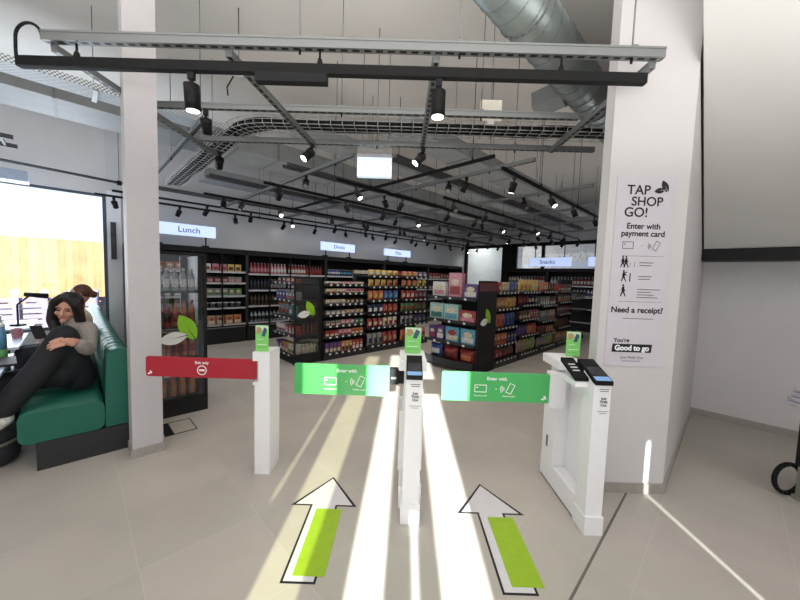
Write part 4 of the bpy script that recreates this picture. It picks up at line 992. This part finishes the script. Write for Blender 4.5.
# --- tall leaf rack by the pillar
E0, t0 = shelf_unit(.42, 4.95, -R45, .85, .62, [.20, .62, .95, 1.33], 1.72, 'endcap_display', 'tall black drinks rack with a clear leaf panel behind the square pillar', 'display stand', kick=.17, tags=0, railh=.05)
leaf_side(t0, .85, .62, 1.74, .885, .385, .40)
u0 = Unit(.42, 4.10, R45)
ew0 = ' of the tall leaf rack'
row(u0, .08, .53, .95, .06, 'bottle', [('red', 'black'), ('orange', 'red')], .064, .28, .064, 'the third shelf' + ew0, gap=.008)
row(E0, .06, .74, .95, .14, 'bottle', [('orange', 'black')], .064, .28, .064, 'the aisle side third shelf' + ew0)
row(u0, .08, .53, .62, .06, 'bottle', [('orange', 'red')], .064, .26, .064, 'the second shelf' + ew0, gap=.008)
row(u0, .08, .53, .20, .06, 'bottle', [('orange', 'amber')], .07, .24, .07, 'the bottom shelf' + ew0, gap=.008)
row(u0, .08, .53, 1.33, .06, 'bottle', [('clear', 'white')], .064, .24, .064, 'the top shelf' + ew0, gap=.008)

# ------------------------------------------------------------------ bench
bn = thing('bench_seat', 'long green upholstered bench with a channelled back by the window', 'bench', AB(0, 3.6), R45)
LB = 4.6
GREENV = M('green_vinyl', srgb(27, 98, 82), 0.42, noise=.08, nscale=6, spec=.4)
m = MB(); m.box(-.235, .315, 0, LB, 0, .215, M('plinth_charcoal', (.022, .024, .026), .6)); m.build('plinth', bn)
def rprof(x0, x1, z0, z1, r, n=5):
    return rounded(x0, x1, z0, z1, r, n)
m = MB(); pf = rprof(-.325, .155, .22, .455, .055)
lo = [m.bm.verts.new((x_, 0.0, z_)) for x_, z_ in pf]; hi = [m.bm.verts.new((x_, LB, z_)) for x_, z_ in pf]; n = len(pf)
fs = [m.bm.faces.new(lo), m.bm.faces.new(hi[::-1])] + [m.bm.faces.new((lo[i], hi[i], hi[(i + 1) % n], lo[(i + 1) % n])) for i in range(n)]
for f in fs: f.material_index = m.mi(GREENV); f.smooth = len(f.verts) == 4
sc = m.build('seat_cushion', bn)
# channelled back: rounded profile swept along with grooves
m = MB(); step = .02; nst = int(LB / step)
prevv = None
for s in range(nst + 1):
    yv = s * step; ph = (yv / .17) % 1.0; gro = 1.0 - (abs(math.sin(PI * ph)) ** .45)      # 1 at grooves
    if yv < .03 or yv > LB - .03: gro = 0
    q = .016 * gro
    base = [(.158 + q, .225), (.162 + q, .5), (.176 + q, .84 - q), (.20, .868 - q), (.24, .878 - q), (.295, .872 - q), (.316, .845), (.316, .225)]
    ring = [m.bm.verts.new((x_, yv, z_)) for x_, z_ in base]
    if prevv:
        for i in range(len(base)):
            f = m.bm.faces.new((prevv[i], prevv[(i + 1) % len(base)], ring[(i + 1) % len(base)], ring[i])); f.smooth = 0 < i < 6; f.material_index = m.mi(GREENV)
    else: m.bm.faces.new(ring).material_index = m.mi(GREENV)
    prevv = ring
m.bm.faces.new(prevv[::-1]); m.build('backrest', bn)

# ------------------------------------------------------------------ tables and things on them
TOPM = M('table_white', srgb(205, 214, 232), .35, noise=.02)
def table(a0, b0, wa, wb, label, off=.42):
    t = thing('cafe_table', label, 'table', AB(a0, b0), R45)
    m = MB(); m.box(-wa/2, wa/2, -wb/2, wb/2, .715, .74, TOPM, bevel=.006); m.build('tabletop', t)
    m = MB(); m.rod((0, off, .02), (0, off, .714), .03, mat=DARKG, n=14); m.build('column', t)
    m = MB(); m.rod((0, off, 0), (0, off, .02), .115, .11, DARKG, 24); m.build('base', t)
    return t
table(-.715, 4.07, .62, 1.1, 'white cafe table in front of the seated woman, nearest')
table(-.715, 5.45, .62, 1.0, 'white cafe table with bottles, second from the pillar')
table(-.715, 6.9, .62, 1.0, 'white cafe table by the window, third along the bench')
def on(a, b, z=.7415): return AB(a, b, z)
t = thing('water_bottle', 'light blue reusable water bottle with a green base on the table', 'bottle', on(-.465, 4.42), 0)
bb = M('bottle_blue', srgb(96, 150, 180), .35); bg = M('bottle_green', srgb(90, 150, 90), .4)
m = MB(); m.lathe([(.036, 0, bg), (.038, .01, bg), (.038, .08, bg)], n=16); m.build('base_sleeve', t)
m = MB(); m.lathe([(.037, .0805, bb), (.037, .22, bb), (.026, .25, bb), (.026, .275, bb)], n=16); m.build('body', t)
m = MB(); m.lathe([(.028, .2755, PRINTW), (.028, .305, PRINTW)], n=16); m.build('cap', t)
t = thing('laptop', 'closed dark laptop lying on the nearest cafe table', 'laptop', on(-.48, 4.18), R45 + .1)
m = MB(); m.box(-.12, .12, -.17, .17, .0005, .012, BLACKM, bevel=.004); m.build('base', t); m = MB(); m.box(-.12, .12, -.17, .17, .0125, .02, DARKG, bevel=.003); m.build('lid', t)
t = thing('mug', 'pink mug on the second cafe table', 'mug', on(-.47, 5.62)); m = MB(); pk_ = PM('pink'); m.lathe([(.035, 0, pk_), (.042, .01, pk_), (.043, .1, pk_), (.038, .1, pk_), (.036, .02, pk_)], n=16); m.build('cup', t)
m = MB(); hpts = [Vector((.043 + .028 * math.sin(PI * q / 8), 0, .02 + .065 * q / 8)) for q in range(9)]; m.tube(hpts, .006, pk_, 7); m.build('handle', t)
t = thing('paper_cup', 'white lidded paper cup on the second cafe table', 'cup', on(-.55, 5.2)); m = MB(); m.lathe([(.028, 0, PRINTW), (.04, .12, PRINTW)], n=16); m.build('cup', t); m = MB(); m.lathe([(.043, .1205, LEAFW), (.041, .138, LEAFW)], n=16); m.build('lid', t)
t = thing('carafe', 'clear glass carafe on the second cafe table', 'carafe', on(-.60, 5.55)); m = MB(); gl = M('carafe_grey', srgb(170, 185, 185), .15); m.lathe([(.05, 0, gl), (.055, .02, gl), (.055, .16, gl), (.03, .22, gl), (.036, .26, gl)], n=16); m.build('body', t)
t = thing('desk_lamp', 'dark jointed lamp standing on the third cafe table', 'lamp', on(-.55, 6.75)); m = MB(); m.rod((0, 0, 0), (0, 0, .02), .08, mat=BLACK, n=18); m.build('base', t)
m = MB(); m.tube([Vector((0, 0, .02)), Vector((.0, 0, .28)), Vector((.14, .05, .42))], .011, BLACK, 8); m.build('arm', t); m = MB(); m.rod((.08, .03, .42), (.30, .1, .40), .03, .036, BLACK, 12); m.build('shade', t)
t = thing('tumbler', 'short dark red tumbler at the window end of the second table', 'cup', on(-.74, 5.75)); m = MB(); m.lathe([(.034, 0, PM('magenta')), (.04, .13, PM('magenta'))], n=14); m.build('cup', t)
# pouf
t = thing('pouf_stool', 'dark grey round padded stool with a pale band under the shoe', 'stool', AB(-.58, 4.0), 0)
dg = M('pouf_fabric', (.045, .047, .055), .8, noise=.1)
m = MB(); m.lathe([(.20, 0, dg), (.235, .03, dg), (.245, .10, dg), (.235, .165, dg)], n=28); m.build('base', t)
m = MB(); m.lathe([(.24, .166, GREYB), (.24, .19, GREYB)], n=28); m.build('band', t)
m = MB(); m.lathe([(.235, .191, dg), (.245, .23, dg), (.23, .27, dg), (.1, .285, dg)], n=28); m.build('cushion', t)

# ------------------------------------------------------------------ people
SKIN = M('skin', srgb(200, 150, 128), .5, noise=.05); TROU = M('black_trousers', (.012, .013, .017), .75, noise=.2); KNIT = M('grey_knit', srgb(150, 142, 136), .85, noise=.12, nscale=70)
HAIR = M('dark_hair', (.014, .010, .010), .4, noise=.25, nscale=40); CREAM = M('cream_top', srgb(225, 205, 180), .8, noise=.06); LIP = M('lip', srgb(165, 85, 82), .5); HAIRB = M('brown_hair', srgb(92, 58, 40), .5, noise=.2, nscale=30)
def soft(o, vox=.012, it=4):
    r = o.modifiers.new('remesh', 'REMESH'); r.mode = 'VOXEL'; r.voxel_size = vox; r.use_smooth_shade = True
    s = o.modifiers.new('smooth', 'SMOOTH'); s.factor = .5; s.iterations = it
    return o
def V(a, b, z): return Vector((a, b, z))
def ellip(m, c, sx, sy, sz, mat, rot=None): m.ball(c, 1.0, mat, (sx, sy, sz), rot, 18, 12)
# seated woman: shop coordinates relative to her pelvis on the bench, x along A, y along B (camera is at -y)
PSC = 1.06; WMO = AB(-.006, 4.02, -.006)
wm = thing('person', 'woman with long dark hair in grey jumper and black trousers on the green bench', 'person', WMO, R45); wm.scale = (PSC, PSC, PSC)
hipR, hipL = V(.02, -.07, .575), V(-.06, .08, .575)
kneeN, ankN = V(-.06, -.26, .945), V(-.36, -.315, .485)
kneeF, ankF = V(-.40, .17, .55), V(-.40, .34, .15)
m = MB()
m.capsule([hipR, V(-.03, -.18, .77), kneeN], [.115, .105, .085], TROU); m.capsule([kneeN, V(-.2, -.29, .70), ankN], [.085, .085, .078], TROU)
m.capsule([hipL, V(-.22, .10, .57), kneeF], [.112, .10, .08], TROU); m.capsule([kneeF, ankF], [.08, .075], TROU)
ellip(m, V(-.01, .02, .575), .14, .17, .115, TROU); ellip(m, V(-.08, -.12, .66), .11, .15, .14, TROU); ellip(m, V(-.14, -.14, .66), .10, .12, .13, TROU)
soft(m.build('trousers', wm), .014, 5)['label'] = 'black wide trousers'
m = MB()
ellip(m, V(.01, .03, .68), .11, .15, .13, KNIT); ellip(m, V(.025, .02, .86), .11, .17, .16, KNIT); ellip(m, V(.03, .01, .965), .095, .15, .075, KNIT)
shN, shF = V(.075, -.13, .965), V(-.03, .15, .965)
elN, elF = V(.07, -.225, .825), V(-.13, .10, .79)
wrN, wrF = V(.0, -.33, .905), V(-.16, -.12, .90)
m.capsule([shN, elN], [.066, .056], KNIT); m.capsule([elN, V(.05, -.275, .845), V(.03, -.31, .88)], [.056, .05, .043], KNIT)
m.capsule([shF, elF], [.065, .055], KNIT); m.capsule([elF, wrF], [.055, .042], KNIT)
m.capsule([V(.01, -.005, .99), V(-.005, -.015, 1.035)], [.066, .06], KNIT)
soft(m.build('jumper', wm), .012, 4)['label'] = 'grey knitted jumper'
# body: head, neck, arms and hands as one surface
m = MB(); hc = V(-.035, -.04, 1.135)
face = Vector((-.35, -.88, -.22)).normalized(); up = Vector((.08, -.22, .97)); up = (up - face * up.dot(face)).normalized(); side = face.cross(up).normalized()
HM = Matrix((side, face, up)).transposed()      # columns: side, face, up
def H(s, f_, u_): return hc + HM @ Vector((s, f_, u_))
ellip(m, H(0, -.012, .025), .070, .085, .088, SKIN, HM); ellip(m, H(0, .014, -.03), .054, .064, .076, SKIN, HM)      # skull, jaw
m.ball(H(0, .066, -.083), .02, SKIN); m.capsule([H(0, .079, .012), H(0, .093, -.022)], [.007, .0115], SKIN)         # chin, nose
for s in (-1, 1):
    ellip(m, H(s * .034, .060, -.022), .021, .017, .02, SKIN, HM); ellip(m, H(s * .03, .071, .026), .021, .011, .008, SKIN, HM); ellip(m, H(s * .071, -.005, -.005), .008, .018, .028, SKIN, HM)
m.capsule([V(.01, -.005, .90), V(.0, -.01, .99), H(0, -.02, -.06)], [.05, .046, .044], SKIN)
m.capsule([V(.01, -.005, .90), shN, elN, wrN], [.04, .034, .03, .024], SKIN); m.capsule([V(.01, -.005, .90), shF, elF, wrF], [.04, .034, .03, .024], SKIN)
def hand(m, w_, palm_dir, fdir, nrm, thumb_dir, S=1.0, curl=.5):
    palm = w_ + palm_dir * .045 * S; ac = fdir.cross(nrm).normalized()
    m.capsule([w_, w_ + palm_dir * .02 * S, palm], [.024 * S, .027 * S, .026 * S], SKIN)
    for k, (o_, L) in enumerate(((-.030, .068), (-.010, .078), (.010, .074), (.029, .060))):
        p0 = palm + ac * o_ * S + palm_dir * .02 * S; d1 = (fdir - nrm * curl * .35).normalized(); d2 = (fdir - nrm * curl * 1.1).normalized(); d3 = (fdir - nrm * curl * 1.9).normalized()
        p1 = p0 + d1 * L * .45 * S; p2 = p1 + d2 * L * .32 * S; p3 = p2 + d3 * L * .25 * S
        m.capsule([p0, p1, p2, p3], [.0086 * S, .0082 * S, .0076 * S, .0068 * S], SKIN, 8)
    q0 = w_ + palm_dir * .02 * S - ac * .026 * S; q1 = q0 + thumb_dir * .035 * S; q2 = q1 + (thumb_dir + fdir * .6).normalized() * .03 * S
    m.capsule([q0, q1, q2], [.013 * S, .011 * S, .009 * S], SKIN, 8)
d = (Vector((-.17, -.015, .085))).normalized()
hw = wrN
hand(m, hw, Vector((-.85, -.45, .2)).normalized(), Vector((-.93, -.12, -.12)).normalized(), Vector((-.15, -.65, .7)).normalized(), Vector((-.65, -.2, .65)).normalized(), 1.12, .4)
d2 = Vector((.1, -.4, .08)).normalized(); hand(m, wrF, d2, Vector((.2, -.9, -.1)).normalized(), Vector((0, .0, 1)), Vector((.5, -.5, .3)).normalized(), 1.0, .4)
body = soft(m.build('body', wm), .0042, 2)
def facep(nm, mt, pts):
    m = MB()
    for c_, sx, sy, sz in pts: ellip(m, c_, sx, sy, sz, mt, HM)
    return m.build(nm, wm)
for s in (-1, 1):
    facep('eye', INK, [(H(s * .029, .0765, .006), .0125, .006, .0042)]); facep('eyebrow', HAIR, [(H(s * .03, .080, .028), .017, .005, .0032)])
facep('mouth', LIP, [(H(0, .075, -.053), .022, .008, .0065)])
m = MB()      # long centre-parted hair falling over both shoulders
ellip(m, H(0, -.03, .04), .088, .092, .094, HAIR, HM); ellip(m, H(0, -.055, -.04), .082, .06, .11, HAIR, HM)
for s in (-1, 1):
    m.capsule([H(s * .02, .055, .108), H(s * .062, .045, .06), H(s * .08, .02, -.02), H(s * .085, .012, -.10)], [.028, .032, .034, .038], HAIR)
pN = H(1 * .085, .012, -.10); pF = H(-1 * .085, .012, -.10)
for p_ in (pN, pF): m.capsule([p_, p_ + Vector((-.02 if p_ is pF else .02, -.01, -.09)), p_ + Vector((-.035 if p_ is pF else .03, -.03, -.20))], [.038, .038, .02], HAIR)
m.capsule([H(0, -.09, 0), H(0, -.09, -.12), H(0, -.07, -.2)], [.06, .07, .05], HAIR)
# keep the face clear
m2 = MB(); m2.ball(V(.0, -.012, 1.03), 1.0, PRINTW, (.066, .062, .035)); soft(m2.build('collar', wm), .008, 2)['label'] = 'pale collar'
hr = soft(m.build('hair', wm), .0085, 3); hr['label'] = 'long dark centre-parted hair'
# shoes
SHOE = M('trainer_white', srgb(200, 198, 192), .6, noise=.25, nscale=60)
for nm_, ank, dr in (('shoe', ankN, Vector((-.75, -.35, -.45))), ('shoe', ankF, Vector((-.85, -.2, -.3)))):
    m = MB(); dr = dr.normalized(); b_ = ank + Vector((0, 0, -.085)); m.capsule([ank + Vector((0, 0, -.02)), b_, b_ + dr * .12, b_ + dr * .19], [.045, .046, .042, .034], SHOE)
    soft(m.build(nm_, wm), .009, 3)
m = MB(); m.box(-.036, .036, -.004, .004, -.072, .072, BLACKM, bevel=.003)
ph = m.build('phone'); ph.location = AB(-.006 - .19 * PSC, 4.02 - .21 * PSC, .975 * PSC); ph.rotation_euler = (-.9, .1, R45 + .4); tag(ph, 'dark phone held in front of the seated woman', 'phone')

# second person behind, seen from the back of the head
w2 = thing('person', 'person in cream top with brown hair in a bun further along the bench', 'person', AB(.015, 5.25, .07), R45)
m = MB(); m.capsule([V(.0, .05, .55), V(-.4, .0, .56)], [.11, .08], TROU); m.capsule([V(.0, -.1, .55), V(-.4, -.12, .56)], [.11, .08], TROU)
m.capsule([V(-.4, .0, .56), V(-.42, 0, .09)], [.08, .055], TROU); m.capsule([V(-.4, -.12, .56), V(-.42, -.12, .12)], [.08, .055], TROU); m.capsule([V(-.42, 0, .06), V(-.58, 0, .045)], [.045, .035], TROU); m.capsule([V(-.42, -.12, .06), V(-.58, -.12, .045)], [.045, .035], TROU)
soft(m.build('trousers', w2), .014, 4)
m = MB(); ellip(m, V(.02, -.02, .68), .11, .16, .14, CREAM); ellip(m, V(.03, -.02, .86), .105, .18, .15, CREAM); m.capsule([V(.03, -.2, .93), V(-.02, -.26, .72), V(-.17, -.2, .70)], [.06, .05, .04], CREAM); m.capsule([V(.03, .17, .93), V(-.02, .22, .72), V(-.17, .15, .70)], [.06, .05, .04], CREAM)
soft(m.build('top', w2), .012, 4)['label'] = 'cream top'
m = MB(); h2 = V(.03, -.01, 1.17); m.capsule([V(.03, -.01, .90), V(.02, -.01, .98), h2 + V(0, 0, -.06)], [.05, .05, .048], SKIN); ellip(m, h2, .09, .072, .10, SKIN); ellip(m, h2 + V(-.03, 0, -.045), .06, .055, .065, SKIN); m.capsule([h2 + V(-.09, 0, .0), h2 + V(-.105, 0, -.025)], [.008, .012], SKIN)
for s in (-1, 1): ellip(m, h2 + V(0, s * .073, -.01), .018, .008, .028, SKIN); m.capsule([V(.03, -.01, .92), V(.03, s * .18, .92), V(-.02, s * .235 - .02, .72), V(-.18, s * .17 - .02, .70)], [.045, .035, .03, .025], SKIN); hand(m, V(-.18, s * .17 - .02, .70), Vector((-1, 0, 0)), Vector((-1, 0, -.1)).normalized(), Vector((0, 0, 1)), Vector((-.6, -s * .6, 0)).normalized(), 1.0, .4)
for s in (-1, 1): ellip(m, h2 + V(-.083, s * .028, .004), .008, .012, .007, SKIN)
soft(m.build('body', w2), .007, 3)
m = MB(); ellip(m, h2 + V(.02, 0, .03), .09, .08, .09, HAIRB); ellip(m, h2 + V(.115, -.0, .0), .035, .045, .045, HAIRB); soft(m.build('hair', w2), .01, 3)['label'] = 'brown hair in a bun'

# ------------------------------------------------------------------ trolley at the edge
tr = thing('wheeled_stand', 'black wheeled stand with a pale grey cloth at the far edge of the floor', 'trolley', (2.96, 2.38, 0))
m = MB(); m.box(.0, .32, -.26, 0, .25, .70, BLACKM, bevel=.008); m.build('body', tr)
m = MB(); N = 20
for q in range(N): m.rod((-.015 + .1 * math.cos(2*PI*q/N), .02, .13 + .112 * math.sin(2*PI*q/N)), (-.015 + .1 * math.cos(2*PI*(q+1)/N), .02, .13 + .112 * math.sin(2*PI*(q+1)/N)), .016, mat=BLACK, n=8)
m.build('wheel', tr)
m = MB(); m.box(-.005, .32, -.24, 0, 0.0, .03, M('foot_grey', srgb(130, 132, 120), .5), bevel=.006); m.box(.0, .3, -.22, -.02, .031, .249, M('foot_grey', srgb(130, 132, 120), .5), bevel=.006); m.build('foot_plate', tr)
m = MB(); clo = M('grey_cloth', srgb(176, 174, 182), .85, noise=.1)
for q in range(4): m.box(-.10 + q * .014, .34, -.28, .03 - q * .006, .702 + q * .034, .732 + q * .034, clo, bevel=.011)
m.extrude_x([(-.26, .84), (.0, .84), (-.03, .91), (-.2, .95)], -.02, .34, clo); m.build('cloth', tr)

# ------------------------------------------------------------------ light
def area(name, loc, rot, sx, sy, power, col):
    l = bpy.data.lights.new(name, 'AREA'); l.shape = 'RECTANGLE'; l.size = sx; l.size_y = sy; l.energy = power; l.color = col
    o = bpy.data.objects.new(name, l); C.objects.link(o); o.location = loc; o.rotation_euler = rot; return o
sun = bpy.data.lights.new('sun', 'SUN'); sun.energy = 30; sun.angle = math.radians(.6); sun.color = (1.0, .97, .91)
so = bpy.data.objects.new('sun', sun); C.objects.link(so)
el = math.atan(.3377); dirv = Vector((sk * math.cos(el), math.cos(el), -math.sin(el)))
so.rotation_euler = dirv.to_track_quat('-Z', 'Y').to_euler(); so.location = (0, -6, 4)
area('entrance_fill', (0.5, -1.0, 1.9), (PI / 2, 0, 0), 9.0, 3.0, 66, (.95, .975, 1.0))  # unseen fill lamp added behind the camera, in place of storefront daylight
area('daylight_window', AB(-.9, 8.2, 1.75), (-PI / 2, 0, R45), 2.6, 2.3, 95, (.80, .90, 1.0))
area('window_bounce_fill', AB(-1.0, 6.6, 2.2), (PI, 0, R45), 3.0, 2.6, 42, (.78, .88, 1.0))  # added upward fill imitating window light bounced onto wall and ceiling
area('front_down_fill', (-.2, 1.2, 4.1), (0, 0, 0), 6.0, 3.5, 45, (1.0, .98, .96))  # added overhead fill for the gate area, not a real fitting
area('front_up_fill', (0.3, .4, 2.3), (PI, 0, 0), 6.0, 2.2, 112, (1.0, .985, .965))  # unseen lamp added only to brighten the front ceiling
area('shop_down_fill', AB(5.5, 4.4, 2.84), (0, 0, R45), 6.5, 5.0, 112, (1.0, .91, .80))  # broad fill added over the aisles, besides the track spotlights
area('shop_up_fill', AB(5.5, 4.4, 3.2), (PI, 0, R45), 8, 6.0, 38, (1.0, .97, .95))  # added upward fill that lifts the shop ceiling, no such fitting
area('long_wall_fill', AB(5.5, 6.6, 2.7), (-PI / 2, 0, R45 + PI), 9, .5, 18, (.80, .88, 1.0))  # unseen cool fill added to brighten the wall behind the signs
area('corridor_light', AB(13.6, 7.4, 3.9), (0, 0, R45), 1.5, 1.5, 130, (1, .93, .80))
area('corridor_light', AB(14.0, 3.5, 3.9), (0, 0, R45), 1.5, 4, 12, (.70, .82, 1))
w = bpy.data.worlds.new('sky'); bpy.context.scene.world = w; w.use_nodes = True; nt = w.node_tree
bg = nt.nodes['Background']; bg.inputs['Strength'].default_value = 1.6
tc = nt.nodes.new('ShaderNodeTexCoord'); sp = nt.nodes.new('ShaderNodeSeparateXYZ'); rp_ = nt.nodes.new('ShaderNodeValToRGB')
nt.links.new(tc.outputs['Generated'], sp.inputs[0]); nt.links.new(sp.outputs[2], rp_.inputs['Fac']); nt.links.new(rp_.outputs['Color'], bg.inputs['Color'])
rp_.color_ramp.elements[0].position = .0; rp_.color_ramp.elements[0].color = (.95, .97, 1.0, 1); rp_.color_ramp.elements[1].position = .6; rp_.color_ramp.elements[1].color = (.62, .76, 1.0, 1)
sc_ = bpy.context.scene
sc_.view_settings.view_transform = 'Standard'; sc_.view_settings.look = 'None'; sc_.view_settings.exposure = 0.0
dg = bpy.context.evaluated_depsgraph_get(); dg.update()
for o in [o for o in bpy.data.objects if o.type == 'FONT']:
    if o.data.body:
        me = bpy.data.meshes.new_from_object(o.evaluated_get(dg)); n = bpy.data.objects.new('lettering', me); C.objects.link(n)
        n.parent = o.parent; n.location = o.location; n.rotation_euler = o.rotation_euler
    bpy.data.objects.remove(o)
for o in bpy.data.objects:
    if o.get('label') and len(o['label'].split()) > 16: print('LONG', o.name, o['label'])
print('products', NPROD[0], 'objects', len(bpy.data.objects))
